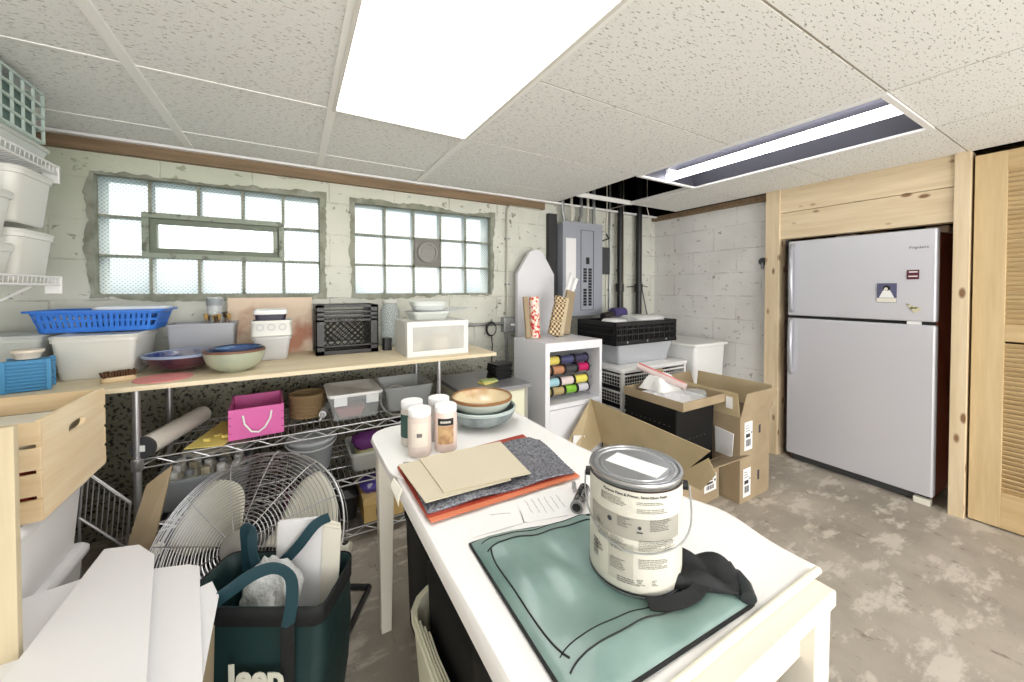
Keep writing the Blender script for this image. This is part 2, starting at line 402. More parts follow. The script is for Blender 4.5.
# windows
def window(name, R, ncol, nrow, holes, vent_rect=None):
    x0, x1, z0, z1 = R; t = thing(name, None, None, ((x0+x1)/2, WY+.05, z0)); struct(t)
    cx = (x0+x1)/2; bw = (x1-x0)/ncol; bh = (z1-z0)/nrow; gm = .006
    gb = MB(); mo = MB()
    for i in range(ncol):
        for j in range(nrow):
            if (i, j) in holes: continue
            a, b_ = x0+i*bw-cx, x0+(i+1)*bw-cx; c0, c1 = j*bh, (j+1)*bh
            lo = [[(x, y_, z) for x, y_, z in [( (a+b_)/2+px, yy, (c0+c1)/2+pz) for px, pz, _ in rloop(bw-2*gm-ins, bh-2*gm-ins, .012, 0)]] for yy, ins in ((-.012, .012), (-.004, 0))]
            gb.loft(lo, True, True)
    for i in range(ncol+1):
        x = x0+i*bw-cx
        segs = [(0, z1-z0)]
        if vent_rect and vent_rect[0]-.001 < x < vent_rect[1]+.01: segs = [(0, vent_rect[2]), (vent_rect[3], z1-z0)]
        for s0, s1 in segs: mo.box(x-gm-.001, x+gm+.001, -.008, .06, s0, s1)
    for j in range(nrow+1):
        z = j*bh; segs = [(-(x1-x0)/2, (x1-x0)/2)]
        for s0, s1 in segs:
            if vent_rect and vent_rect[2]-.01 < z < vent_rect[3]+.01:
                mo.box(s0, vent_rect[0], -.008, .06, z-gm, z+gm); mo.box(vent_rect[1], s1, -.008, .06, z-gm, z+gm)
            else: mo.box(s0, s1, -.008, .06, z-gm, z+gm)
    gb.build('glass_block', m_block, t); mo.build('mortar_joint', mortar, t)
    return t, cx
bw = (W1[1]-W1[0])/5; cA = (W1[0]+W1[1])/2; vx0, vx1 = W1[0]+bw-cA-.03, W1[0]+4*bw-cA+.005; vz0, vz1 = .198, .44
wA, cA = window('window_1', W1, 5, 3, {(1, 1), (2, 1), (3, 1)}, (vx0, vx1, vz0, vz1))
# vent sash in the first window
mb = MB()
def ring(mb, x0, x1, z0, z1, th, ya, yb):
    mb.box(x0, x1, ya, yb, z0, z0+th); mb.box(x0, x1, ya, yb, z1-th, z1)
    mb.box(x0, x0+th, ya, yb, z0+th, z1-th); mb.box(x1-th, x1, ya, yb, z0+th, z1-th)
ring(mb, vx0, vx1, vz0, vz1, .028, -.03, .05); fr = mb.build('vent_frame', vent, wA, bevel=.002)
mb = MB(); ring(mb, vx0+.0285, vx1-.0285, vz0+.0285, vz1-.0285, .0275, -.012, .03); sa = mb.build('vent_sash', M('weathered sash', (120, 128, 112), .6), wA, bevel=.002)
MB().box(vx0+.055, vx1-.055, .004, .010, vz0+.055, vz1-.055).build('pane', M('clear vent pane', (240, 246, 242), .03, alpha=.12), sa)
MB().box(vx1-.058, vx1-.036, -.028, -.010, vz0+.05, vz1-.06).tube([(0, -.018, vz0+.045), (0, -.036, vz0+.05)], .006).build('latch', vent, sa)
wB, cB = window('window_2', W2, 5, 3, {(2, 1)}, None)
x0 = W2[0]+2*bw-cB; 
pl = MB().box(x0+.004, x0+bw-.004, -.008, .02, .2075, .4025).build('blank_panel', M('grey vent panel', (126, 124, 118), .6), wB)
mb = MB(); 
for r_, ya, yb in ((.072, -.03, -.008),): 
    mb.loft([[(x0+bw/2+rr*math.cos(2*PI*j/32), yy, .305+rr*math.sin(2*PI*j/32)) for j in range(32)] for rr, yy in ((.075, -.008), (.075, -.026), (.066, -.032), (.060, -.032), (.058, -.018))])
for k in range(5): mb.box(x0+bw/2-.05, x0+bw/2+.05, -.030, -.018, .262+k*.02, .270+k*.02)
mb.build('round_vent', M('vent grey', (150, 148, 142), .5), wB, smooth=True)
# rough mortar around each window
def mortar_ring(name, R, seed):
    x0, x1, z0, z1 = R; rr = random.Random(seed); mb = MB(); out = []; inn = []
    P = []
    N = 60
    for a, b_, nn in (((x0, z0), (x1, z0), N), ((x1, z0), (x1, z1), 36), ((x1, z1), (x0, z1), N), ((x0, z1), (x0, z0), 36)):
        for k in range(nn): P.append((a[0]+(b_[0]-a[0])*k/nn, a[1]+(b_[1]-a[1])*k/nn))
    w_ = .02
    for x, z in P:
        w_ += rr.uniform(-.008, .008); w_ = min(.036, max(.006, w_)); cx, cz = (x0+x1)/2, (z0+z1)/2
        ox = -w_ if abs(x-x0) < 1e-6 else w_ if abs(x-x1) < 1e-6 else 0
        oz = -w_ if abs(z-z0) < 1e-6 else w_ if abs(z-z1) < 1e-6 else 0
        ix = .004 if abs(x-x0) < 1e-6 else -.004 if abs(x-x1) < 1e-6 else 0
        iz = .004 if abs(z-z0) < 1e-6 else -.004 if abs(z-z1) < 1e-6 else 0
        out.append((x+ox, WY-.004-rr.uniform(0, .004), z+oz)); inn.append((x+ix, WY-.002, z+iz))
    outb = [(x, WY+.002, z) for x, y_, z in out]; innb = [(x, WY+.05, z) for x, y_, z in inn]
    mb.loft([outb, out, inn, innb], False, False); struct(mb.build(name, mortar))
mortar_ring('trim_6', W1, 3); mortar_ring('trim_7', W2, 5)

# pine framing round the fridge
struct(MB().box(3.20, 3.30, 1.447, 1.545, 0, 2.03).build('trim_8', m_pine_z, bevel=.002))
mb = MB(); mb.box(3.215, 3.30, .575, 1.447, 1.655, 1.85); mb.box(3.213, 3.30, .575, 1.447, 1.853, 2.03)
struct(mb.build('trim_9', m_pine_y, bevel=.002))
struct(MB().box(3.195, 3.30, .515, .575, 0, 2.03).build('trim_10', m_pine_z, bevel=.002))
# louvred door
d = struct(thing('door_1', None, None, (3.22, .09, 0)))
MB().box(0, .034, .305, .415, .01, 2.0).build('door_stile', m_door, d, bevel=.002)
MB().box(0, .034, -.40, -.29, .01, 2.0).build('door_stile', m_door, d, bevel=.002)
for z0, z1 in ((.01, .20), (1.00, 1.09), (1.90, 2.0)): MB().box(.002, .032, -.29, .305, z0, z1).build('door_rail', m_slat, d, bevel=.002)
for a, b_ in ((.20, 1.00), (1.09, 1.90)):
    mb = MB(); z = a+.012
    while z < b_-.01:
        mb.box(-.020, .020, -.29, .305, -.003, .003, mat=Matrix.Translation((.017, 0, z)) @ Matrix.Rotation(math.radians(52), 4, 'Y')); z += .0245
    mb.build('louver_slats', m_slat, d)

# ceiling lights; the two behind the camera are unseen, added for brightness
for k, (xa, xb, ya, yb) in enumerate(LIGHTS):
    lab = ['wide ceiling light panel glowing over the work table', 'unseen ceiling light panel added behind the camera on the left', 'unseen ceiling light panel added behind the camera on the right'][k]
    t = thing('ceiling_light', lab, 'light', ((xa+xb)/2, (ya+yb)/2, CZ-.012)); W_, D_ = xb-xa, yb-ya
    mb = MB(); ring2 = lambda m, w_, d_, th, z0, z1: (m.box(-w_/2, w_/2, -d_/2, -d_/2+th, z0, z1), m.box(-w_/2, w_/2, d_/2-th, d_/2, z0, z1), m.box(-w_/2, -w_/2+th, -d_/2+th, d_/2-th, z0, z1), m.box(w_/2-th, w_/2, -d_/2+th, d_/2-th, z0, z1))
    ring2(mb, W_-.004, D_-.004, .014, 0, .02); mb.box(-W_/2+.005, W_/2-.005, -D_/2+.005, D_/2-.005, .022, .09); mb.build('housing', M('lamp housing', (225, 222, 214), .5), t)
    MB().box(-W_/2+.016, W_/2-.016, -D_/2+.016, D_/2-.016, .004, .010).build('diffuser', lampm, t)
# open fixture with one bare tube
t = thing('tube_light', 'open ceiling fixture with one bare lit tube above the boxes', 'light', (2.285, 1.14, CZ))
mb = MB(); mb.box(-.295, .295, -.60, .60, .085, .10)
mb.plate([(-.30, -.60, 0), (-.30, .60, 0), (-.26, .60, .09), (-.26, -.60, .09)], .003)
mb.plate([(.30, .60, 0), (.30, -.60, 0), (.26, -.60, .09), (.26, .60, .09)], .003)
mb.box(-.30, .30, .598, .605, 0, .1); mb.box(-.30, .30, -.605, -.598, 0, .1)
mb.build('housing', M('grey fixture pan', (74, 74, 84), .45), t)
mb = MB(); ring2(mb, .62, 1.22, .022, -.008, .004); mb.build('frame', white, t)
mb = MB(); mb.tube([(-.03, -.585, .02), (-.03, .575, .02)], .026, 18); mb.build('tube', tubem, t, smooth=True)
MB().box(-.02, .06, -.60, -.575, .02, .085).build('lamp_holder', white, t); MB().box(-.02, .06, .575, .60, .02, .085).build('lamp_holder', white, t)

# hanging white cable & loose cables in the void
tag(MB().tube([(2.98, 2.50, 2.60), (2.98, 2.50, 2.40), (2.98, 2.50, 2.06), (2.985, 2.48, 1.98), (2.97, 2.47, 1.90), (2.99, 2.46, 1.84), (3.0, 2.46, 1.79)], .004, 6).build('cable', offw, smooth=True), 'thin white cable hanging loose from the ceiling opening in the corner', 'cable')
tag(MB().tube([(1.7, 2.2, 2.60), (1.7, 2.2, 2.32)]+[(1.9+.1*k, 2.15-.03*k, 2.30-.07*math.sin(k*.52)) for k in range(7)]+[(2.8, 1.9, 2.60)], .008, 6).build('cable', offw, smooth=True), 'white cable sagging inside the dark ceiling opening', 'cable')

# ================================================================== THE WINDOW-WALL SHELVING
BZ = .90
sh = thing('wire_shelving_unit', 'chrome wire shelving unit under the long plywood board', 'shelving', (.08, 2.23, 0))
U0, U1, V0, V1 = -.615, .617, -.225, .225      # local extents
for x in (U0, U1):
    for y in (V0, V1):
        mb = MB(); mb.tube([(x, y, .02), (x, y, .8785)], .0125, 10)
        for k in range(32): mb.tube([(x, y, .05+.0254*k), (x, y, .0525+.0254*k)], .0135, 10)
        p = mb.build('post', chrome, sh, smooth=True)
        MB().lathe([(.016, 0), (.016, .012), (.008, .022)], 12, (x, y)).build('foot', darkg, p)
def wire_shelf(z):
    mb = MB()
    for y in (V0, V1):
        mb.tube([(U0, y, z), (U1, y, z)], .0035, 6); mb.tube([(U0, y, z-.034), (U1, y, z-.034)], .0035, 6)
        n = 22; pth = [(U0+(U1-U0)*k/n, y, z-.002 if k % 2 else z-.032) for k in range(n+1)]; mb.tube(pth, .0033, 5)
    for x in (U0, U1):
        mb.tube([(x, V0, z), (x, V1, z)], .0035, 6); mb.tube([(x, V0, z-.034), (x, V1, z-.034)], .0035, 6)
        pth = [(x, V0+(V1-V0)*k/8, z-.002 if k % 2 else z-.032) for k in range(9)]; mb.tube(pth, .0033, 5)
    n = 46
    for k in range(1, n): x = U0+(U1-U0)*k/n; mb.tube([(x, V0, z+.002), (x, V1, z+.002)], .0017, 4)
    for k in (1, 2): y = V0+(V1-V0)*k/3; mb.tube([(U0, y, z-.004), (U1, y, z-.004)], .003, 5)
    s_ = mb.build('wire_shelf', chrome, sh)
    for x in (U0, U1):
        for y in (V0, V1): MB().lathe([(.0155, z-.042), (.020, z-.034), (.020, z+.004), (.0155, z+.008)], 12, (x, y)).build('corner_collar', chrome, s_, smooth=True)
ZS = (.60, .335, .075)
for z in ZS: wire_shelf(z)
MZ, LZ, KZ = .604, .339, .079
tag(MB().box(-1.085, .085+1.05-.09, -.0, .65, 0, .019).build('plywood_board', m_ply, loc=(0, 1.975, .8785), bevel=.0015), 'long pale plywood board running below the glass block windows', 'board')
BZ = .8985

# -- left of the board: bins, blue basket, box, brush
def bin_thing(name, label, cat, loc, W, D, H, mat, rz=0, taper=.9, rim=.006, lid=None, group=None, t=.003, r=.02, lidname='lid', latch=None, handles=False):
    T_ = thing(name, label, cat, loc, rz, group)
    b = bin_loft(MB(), W, D, H, taper, t, r, rim).build('body', mat, T_, smooth=True)
    if handles:
        for sx in (-1, 1): MB().box(sx*(W/2+rim)-.006, sx*(W/2+rim)+.006, -.05, .05, H-.035, H-.006).build('handle', mat, T_)
    if lid:
        L = [rloop(W+2*rim+.002, D+2*rim+.002, r+rim, H+.0), rloop(W+2*rim+.006, D+2*rim+.006, r+rim, H+.008), rloop(W+2*rim-.004, D+2*rim-.004, r+rim, H+.014), rloop(W-.03, D-.03, r, H+.014), rloop(W-.04, D-.04, r, H+.010)]
        MB().loft(L).build(lidname, lid, T_, smooth=True)
        if latch:
            for sx in (-1, 1): MB().box(sx*(W/2+rim+.001)-.004, sx*(W/2+rim+.001)+.004, -.035, .035, H-.045, H+.008).build('latch', latch, T_)
    return T_
bin_thing('frosted_bin', 'long frosted storage bin holding up the blue basket', 'bin', (-.715, 2.36, BZ), .25, .30, .17, frost2, lid=frost2, taper=.88)
bin_thing('frosted_bin', 'frosted bin at the far left end of the board by the wall', 'bin', (-1.02, 2.44, BZ), .22, .24, .17, frost, lid=frost, taper=.9)
# blue perforated basket
t = thing('laundry_basket', 'bright blue perforated plastic basket lying on frosted bins', 'basket', (-.75, 2.475, 1.0855))
W_, D_, H_ = .42, .26, .095; mb = MB()
mb.loft([rloop(W_*.88, D_*.86, .03, 0), rloop(W_*.88, D_*.86, .03, .004)])
for k, (h0, h1) in enumerate(((0, .022), (.045, .055), (.076, .095))):
    f0, f1 = .88+.12*h0/H_, .88+.12*h1/H_
    mb.loft([rloop(W_*f0, D_*f0, .03, h0), rloop(W_*f1, D_*f1, .03, h1), rloop(W_*f1-.006, D_*f1-.006, .028, h1), rloop(W_*f0-.006, D_*f0-.006, .028, h0)], closed=True)
mb.loft([rloop(W_, D_, .03, .087), rloop(W_+.03, D_+.03, .04, .087), rloop(W_+.03, D_+.03, .04, .095), rloop(W_, D_, .03, .095)], closed=True)
def perim(u, f, z):
    L = rloop(W_*f, D_*f, .03, z); return L
for k in range(20):
    for s_ in (-1, 1):
        x = -W_*.42+W_*.84*k/19
        mb.add([(x*.93-.006, s_*(D_*.44-.002)*1, .015), (x*.93+.006, s_*(D_*.44-.002), .015), (x+.006, s_*(D_*.5-.002), .09), (x-.006, s_*(D_*.5-.002), .09),
                (x*.93-.006, s_*(D_*.44-.005), .015), (x*.93+.006, s_*(D_*.44-.005), .015), (x+.006, s_*(D_*.5-.005), .09), (x-.006, s_*(D_*.5-.005), .09)], [(0, 1, 2, 3), (7, 6, 5, 4), (0, 3, 7, 4), (1, 5, 6, 2)])
    if k < 10:
        for s_ in (-1, 1):
            y = -D_*.38+D_*.76*k/9
            mb.add([(s_*(W_*.44-.002), y-.006, .015), (s_*(W_*.44-.002), y+.006, .015), (s_*(W_*.5-.002), y+.006, .09), (s_*(W_*.5-.002), y-.006, .09),
                    (s_*(W_*.44-.005), y-.006, .015), (s_*(W_*.44-.005), y+.006, .015), (s_*(W_*.5-.005), y+.006, .09), (s_*(W_*.5-.005), y-.006, .09)], [(0, 1, 2, 3), (7, 6, 5, 4), (0, 3, 7, 4), (1, 5, 6, 2)])
mb.build('body', bluep, t)
tag(MB().loft([rloop(.25, .21, .03, 0), rloop(.255, .215, .03, .006), rloop(.25, .21, .03, .012), rloop(.22, .18, .03, .012), rloop(.21, .17, .03, .009)]).build('tray_lid', M('pale lid', (226, 232, 238), .3), loc=(-.655, 2.47, 1.181), smooth=True, rz=.08), 'pale white plastic lid lying across the right half of the blue basket', 'lid')
tag(MB().loft([rloop(.10, .12, .02, 0), rloop(.11, .13, .02, .05), rloop(.10, .12, .02, .055)]).build('tub', frost2, loc=(-.86, 2.46, 1.09), smooth=True), 'milky plastic tub lying inside the left half of the blue basket', 'tub')
# light blue slatted box
t = thing('slatted_box', 'small light blue slatted plastic box leaning at the left end of the board', 'box', (-.855, 2.115, BZ), math.radians(14))
mb = MB()
for k in range(9): mb.box(-.055, .055, -.05, .05, .002+.0125*k, .010+.0125*k)
for sx in (-1, 1):
    for sy in (-1, 1): mb.box(sx*.052-.006, sx*.052+.006, sy*.047-.006, sy*.047+.006, 0, .115)
mb.box(-.048, .048, -.043, .043, .001, .113)
mb.build('body', lblue, t, bevel=.001)
tag(MB().lathe([(.030, 0), (.036, .02), (.042, .024), (.042, .032), (.036, .034)], 24).build('cup', M('cream cup', (238, 226, 206), .4), loc=(-.86, 2.12, BZ+.116), smooth=True), 'cream round lid cup resting on the light blue slatted box', 'cup')
# scrub brush
t = thing('scrub_brush', 'wooden scrub brush with brown bristles on the front edge of the board', 'brush', (-.62, 2.13, BZ), math.radians(28))
MB().loft([rloop(.10, .045, .02, 0), rloop(.104, .048, .02, .006), rloop(.104, .048, .02, .016), rloop(.098, .042, .02, .02)]).build('block', M('brush wood', (214, 190, 150), .6), t, smooth=True)
mb = MB()
for i in range(12):
    for j in range(5):
        x, y = -.044+.008*i, -.016+.008*j; mb.tube([(x, y, .019), (x*1.08+rnd.uniform(-.002, .002), y*1.15, .040+rnd.uniform(-.002, .003))], .0034, 5)
mb.build('bristles', bristle, t)
tag(MB().lathe([(.095, 0), (.095, .003)], 48).build('felt_disc', pinkl, loc=(-.475, 2.10, BZ), rz=.2), 'flat round pink disc lying on the plywood in front of the blue bowl', 'disc')
# bowls
def bowl_prof(R, H, foot, t=.006, flare=1.0):
    o = [(foot, 0), (foot*1.05, .006)]
    for k in range(1, 9):
        a = k/8; o.append((foot+(R-foot)*math.sin(a*PI/2)**flare, .006+(H-.006)*(1-math.cos(a*PI/2))))
    i = [(R-t, H-.001)]+[(foot+(R-t-foot)*math.sin(a*PI/2)**flare, t+.006+(H-.006-t)*(1-math.cos(a*PI/2))) for a in (.85, .7, .5, .3, .1)]
    return o, i
def bowl(name, label, loc, R, H, foot, mo, mi, mrim=None, flare=1.0, squash=0, group=None):
    t = thing(name, label, 'bowl', loc, 0, group); o, i = bowl_prof(R, H, foot, flare=flare)
    MB().lathe(o+[(R-.003, H+.002)], 48, cap1=False).build('outside', mo, t, smooth=True)
    MB().lathe([(R-.003, H+.002)]+i+[(foot*.3, .012)], 48, cap0=False).build('inside_glaze', mi, t, smooth=True)
    if mrim: MB().lathe([(R+.0008, H-.008), (R+.001, H), (R-.003, H+.0035), (R-.008, H-.002)], 48, cap0=False, cap1=False).build('rim', mrim, t, smooth=True)
    return t
g_purple = M('purple black glaze', (52, 34, 50), .25, noise=(9, (86, 54, 60), .45, .6), coat=.5)
g_blue = M('blue glaze', (46, 66, 128), .2, noise=(12, (150, 150, 160), .52, .64), coat=.5)
g_celadon = M('celadon glaze', (164, 172, 152), .3, noise=(10, (176, 182, 160), .4, .6), coat=.3)
g_blue2 = M('sky blue glaze', (96, 140, 180), .2, noise=(10, (60, 96, 150), .42, .6), coat=.5)
bowl('pottery_bowl', 'wide shallow bowl glazed purple outside and deep blue inside', (-.45, 2.29, BZ), .142, .078, .045, g_purple, g_blue, M('pale blue rim', (150, 164, 190), .25))
bowl('pottery_bowl', 'deep celadon bowl with brown rim and sky blue inside', (-.235, 2.14, BZ), .118, .098, .05, g_celadon, g_blue2, M('rust rim', (120, 84, 66), .35))
bowl('pottery_bowl', 'small blue bowl nested inside the celadon bowl', (-.228, 2.15, BZ+.032), .096, .074, .03, g_blue2, g_blue2, M('dark blue rim', (46, 62, 96), .3))
# grey caddy with brushes
t = thing('tool_caddy', 'grey two-compartment plastic caddy behind the bowls', 'caddy', (-.405, 2.52, BZ))
mb = MB(); bin_loft(mb, .27, .16, .20, .93, .003, .012, .005); mb.build('body', M('translucent grey', (182, 184, 190), .4, alpha=.8), t, smooth=True)
MB().box(.002, .006, -.073, .073, .01, .198).build('divider', greyp, t)
for k in range(7):
    x, y = .02+.015*k, rnd.uniform(-.03, .03); b = thing('paint_brush', 'paint brush standing bristles up in the grey caddy, %s' % ['leftmost of the brushes', 'second from the left', 'third from the left', 'the middle one of seven', 'third from the right', 'second from the right', 'rightmost of the brushes'][k], 'brush', (-.405+x, 2.52+y, BZ+.0095), 0, 'brushes in the grey caddy')
    h = .195+rnd.uniform(0, .03); tx = rnd.uniform(-.015, .015); MB().tube([(0, 0, 0), (tx, 0, h)], .003, 6).build('handle', brown, b)
    MB().tube([(tx, 0, h), (tx*1.1, 0, h+.012), (tx*1.2, 0, h+.03)], .007, 8, r1=.011).build('bristle_head', [M('ochre bristle', (176, 142, 84), .9), M('dark bristle', (70, 56, 40), .9)][k % 2], b, smooth=True)
t = thing('measuring_cup', 'tall clear cylinder standing inside the grey caddy', 'cup', (-.365, 2.55, BZ+.0095))
MB().lathe([(.030, 0), (.033, .02), (.036, .40-.075), (.033, .325), (.028, .01)], 24).build('body', clear, t, smooth=True)
MB().lathe([(.037, .28), (.037, .315)], 24, cap0=False, cap1=False).build('band', M('grey band', (150, 156, 160), .5), t, smooth=True)
# marbled board
tag(MB().box(0, .42, 0, .012, 0, .33, mat=Matrix.Rotation(math.radians(-8), 4, 'X')).build('marbled_board', M('marbled pink slab', (222, 200, 176), .5, noise=(5, (176, 116, 84), .5, .66), bump=(8, .1)), loc=(-.32, 2.585, BZ)), 'pink and brown marbled slab leaning on the wall below the first window', 'slab')
# stacked containers
t = bin_thing('food_container', 'clear square tub with contents under a vented white basket', 'container', (-.10, 2.41, BZ), .17, .15, .125, M('cloudy tub', (222, 222, 222), .3, alpha=.7), taper=.82)
t = bin_thing('food_container', 'white vented tub stacked on the clear square tub', 'container', (-.10, 2.41, BZ+.126), .175, .15, .085, frost2, taper=1.06)
for kx in (-.05, 0, .05):
    MB().loft([[(kx+r_*math.cos(2*PI*j/20), -.085-dy, .05+r_*math.sin(2*PI*j/20)) for j in range(20)] for r_, dy in ((.018, 0), (.018, .002), (.013, .002), (.013, 0))], False, False).build('vent_ring', M('grey ring', (196, 198, 200), .5), t)
t = thing('food_container', 'low tub with white lid and dark band topping the stack', 'container', (-.105, 2.41, BZ+.212))
MB().loft([rloop(.135, .12, .02, 0), rloop(.14, .125, .02, .03)]).build('band', M('dark navy band', (50, 46, 66), .4), t, smooth=True)
MB().loft([rloop(.15, .135, .02, .0305), rloop(.155, .14, .02, .036), rloop(.152, .137, .02, .052), rloop(.125, .11, .02, .058)]).build('lid', whitep, t, smooth=True)

# milk crate
def milk_crate(loc, label, W=.335, D=.27, H=.285):
    t = thing('milk_crate', label, 'crate', loc); mb = MB()
    th = .012
    for z0, z1 in ((0, .022), (.045, .052), (H-.095, H-.084), (H-.07, H-.062), (H-.045, H-.037), (H-.014, H)):
        for s_ in (-1, 1):
            mb.box(-W/2, W/2, s_*(D/2-th/2)-th/2, s_*(D/2-th/2)+th/2, z0, z1)
            mb.box(s_*(W/2-th/2)-th/2, s_*(W/2-th/2)+th/2, -D/2+th, D/2-th, z0, z1)
    for sx in (-1, 1):
        for sy in (-1, 1):
            mb.box(sx*(W/2-.021)-.021, sx*(W/2-.021)+.021, sy*(D/2-.003)-.003, sy*(D/2-.003)+.003, 0, H)
            mb.box(sx*(W/2-.003)-.003, sx*(W/2-.003)+.003, sy*(D/2-.021)-.021, sy*(D/2-.021)+.021, 0, H)
    for s_ in (-1, 1):
        for (L_, fx) in ((W, True), (D, False)):
            z0, z1 = .05, H-.088; x0, x1 = -L_/2+.042, L_/2-.042; h = z1-z0; st = .036; k = x0-h
            while k < x1:
                for sg in (1, -1):
                    a0, a1 = (k, z0), (k+h, z1)
                    # clip to span
                    t0 = max(0, (x0-a0[0])/h); t1 = min(1, (x1-a0[0])/h)
                    if t1-t0 > .05:
                        p0 = (a0[0]+h*t0, z0+h*t0); p1 = (a0[0]+h*t1, z0+h*t1)
                        if sg < 0: p0 = (x0+x1-p0[0], p0[1]); p1 = (x0+x1-p1[0], p1[1])
                        q = s_*((D if fx else W)/2-.005)
                        if fx: mb.tube([(p0[0], q, p0[1]), (p1[0], q, p1[1])], .0032, 4)
                        else: mb.tube([(q, p0[0], p0[1]), (q, p1[0], p1[1])], .0032, 4)
                k += st
    for k in range(7): mb.box(-W/2+th, W/2-th, -D/2+.03+k*.035-.004, -D/2+.03+k*.035+.004, .004, .012)
    mb.build('body', M('black crate plastic', (44, 42, 40), .38), t)
    mb = MB(); pts = [(-.05, H-.075), (-.035, H-.095), (0, H-.1), (.035, H-.095), (.05, H-.075)]
    mb.tube([(x, -D/2-.002, z) for x, z in pts], .005, 6); mb.build('handle', M('black crate plastic', (44, 42, 40), .38), t, smooth=True)
    return t
milk_crate((.275, 2.50, BZ), 'black milk crate with diamond lattice sides on the plywood board')
t = thing('glass_jar', 'tall clear glass jar standing behind the milk crate', 'jar', (.555, 2.56, BZ))
MB().lathe([(.055, 0), (.06, .01), (.06, .24), (.045, .27), (.045, .285), (.041, .285), (.041, .268), (.056, .235), (.056, .012)], 28).build('body', glass, t, smooth=True)
MB().lathe([(.049, .286), (.05, .29), (.05, .305), (.045, .308)], 28).build('lid', frost2, t, smooth=True)
tag(MB().loft([rloop(.05, .06, .01, 0), rloop(.05, .06, .01, .07), rloop(.045, .055, .01, .075)]).build('black_tin', black, loc=(.50, 2.40, BZ), smooth=True), 'small black tin between the milk crate and the frosted drawer box', 'tin')
# frosted drawer box
t = thing('drawer_box', 'frosted plastic drawer box with pots inside near the board end', 'box', (.715, 2.205, BZ)); W_, D_, H_ = .36, .30, .195; mb = MB()
mb.loft([rloop(W_, D_, .018, 0), rloop(W_, D_, .018, H_)]); mb.build('shell', M('frosted shell', (236, 236, 230), .4, alpha=.42), t, smooth=True)
mb = MB(); ringy = lambda m, x0, x1, z0, z1, th, ya, yb: ring(m, x0, x1, z0, z1, th, ya, yb)
ring(mb, -W_/2, W_/2, 0, H_, .03, -D_/2-.004, -D_/2+.012); mb.build('front_frame', M('frosted frame', (240, 240, 236), .4, alpha=.8), t)
mb = MB(); mb.box(-W_/2-.003, -W_/2, -.13, .13, .004, H_-.004); mb.build('side_panel', M('frosted shell side', (240, 240, 236), .4, alpha=.5), t)
for (x, r_, h) in ((-.10, .038, .07), (.04, .065, .10)):
    tag(MB().lathe([(r_*.8, 0), (r_, h*.9), (r_*1.08, h*.92), (r_*1.08, h), (r_*.95, h), (r_*.75, .005)], 28).build('plastic_pot', M('cream pot %s' % h, (228, 216, 194), .5), loc=(.715+x, 2.17, BZ+.0005), smooth=True), 'cream %s plastic pot seen through the frosted drawer box' % ('small' if r_ < .05 else 'large'), 'pot')
for k, (x, y, z, W2_, D2_, H2_, rz_, lb) in enumerate(((.70, 2.21, .1955, .22, .18, .05, .05, 'lower frosted tray stacked on the drawer box'), (.705, 2.22, .247, .19, .15, .045, -.08, 'upper frosted tray topping the pile on the drawer box'))):
    bin_thing('frosted_tray', lb, 'tray', (x, y, BZ+z), W2_, D2_, H2_, frost, rz=rz_, taper=.9, lid=None if k == 0 else frost, r=.03)
tag(MB().grid(10, 6, lambda u, v: (-.20+.40*u, -.11+.22*v, .002+.012*abs(u-.5)*2)).build('plastic_sheet', M('thin clear film', (222, 226, 240), .15, alpha=.55), loc=(.78, 2.24, BZ+.2425), rz=.35, solid=.0012), 'thin clear plastic sheet sticking out of the frosted tray pile', 'sheet')
t = thing('bottle', 'small white bottle at the right end of the plywood board', 'bottle', (.93, 2.28, BZ))
MB().lathe([(.016, 0), (.018, .004), (.018, .075), (.012, .085)], 20).build('body', offw, t, smooth=True); MB().lathe([(.013, .0852), (.013, .105), (.011, .107)], 20).build('cap', whitep, t, smooth=True)

# -- middle wire shelf
t = thing('mailing_tube', 'white cardboard tube with dark end cap lying on the middle wire shelf', 'tube', (-.44, 2.20, MZ+.043))
MB().tube([(-.075, -.19, 0), (.04, .20, 0)], .040, 24).build('tube', M('white tube', (230, 226, 216), .5), t, smooth=True)
dv = Vector((-.115, -.39, 0)).normalized(); p = Vector((-.075, -.19, 0))
MB().tube([p, p+dv*.014], .0425, 24).build('end_cap', darkg, t, smooth=True)
lb = MB().box(-.010, .010, -.001, 0, -.012, .012); lb.build('paper_label', paper, t, loc=tuple(p+dv*.0148+Vector((0, 0, .0))), rz=math.atan2(dv.x, -dv.y)*1)
tag(MB().box(-.07, .07, -.17, .17, 0, .004).build('yellow_card', yellow, loc=(-.29, 2.18, MZ), rz=-.25), 'yellow card sheet lying between the white tube and the pink box', 'card')
for k, (x, y) in enumerate(((-.33, 2.08), (-.30, 2.12), (-.27, 2.10))):
    tag(MB().prism([(-.015, 0), (.012, -.01), (.004, .018)], 0, .012).build('paper_scrap', yellow, loc=(x, y, MZ+.0045), rz=k*1.3), 'small folded yellow paper scrap on the yellow card, %s' % ('nearest the white tube', 'in the middle of the three', 'nearest the pink box')[k], 'scrap', 'yellow scraps on the card')
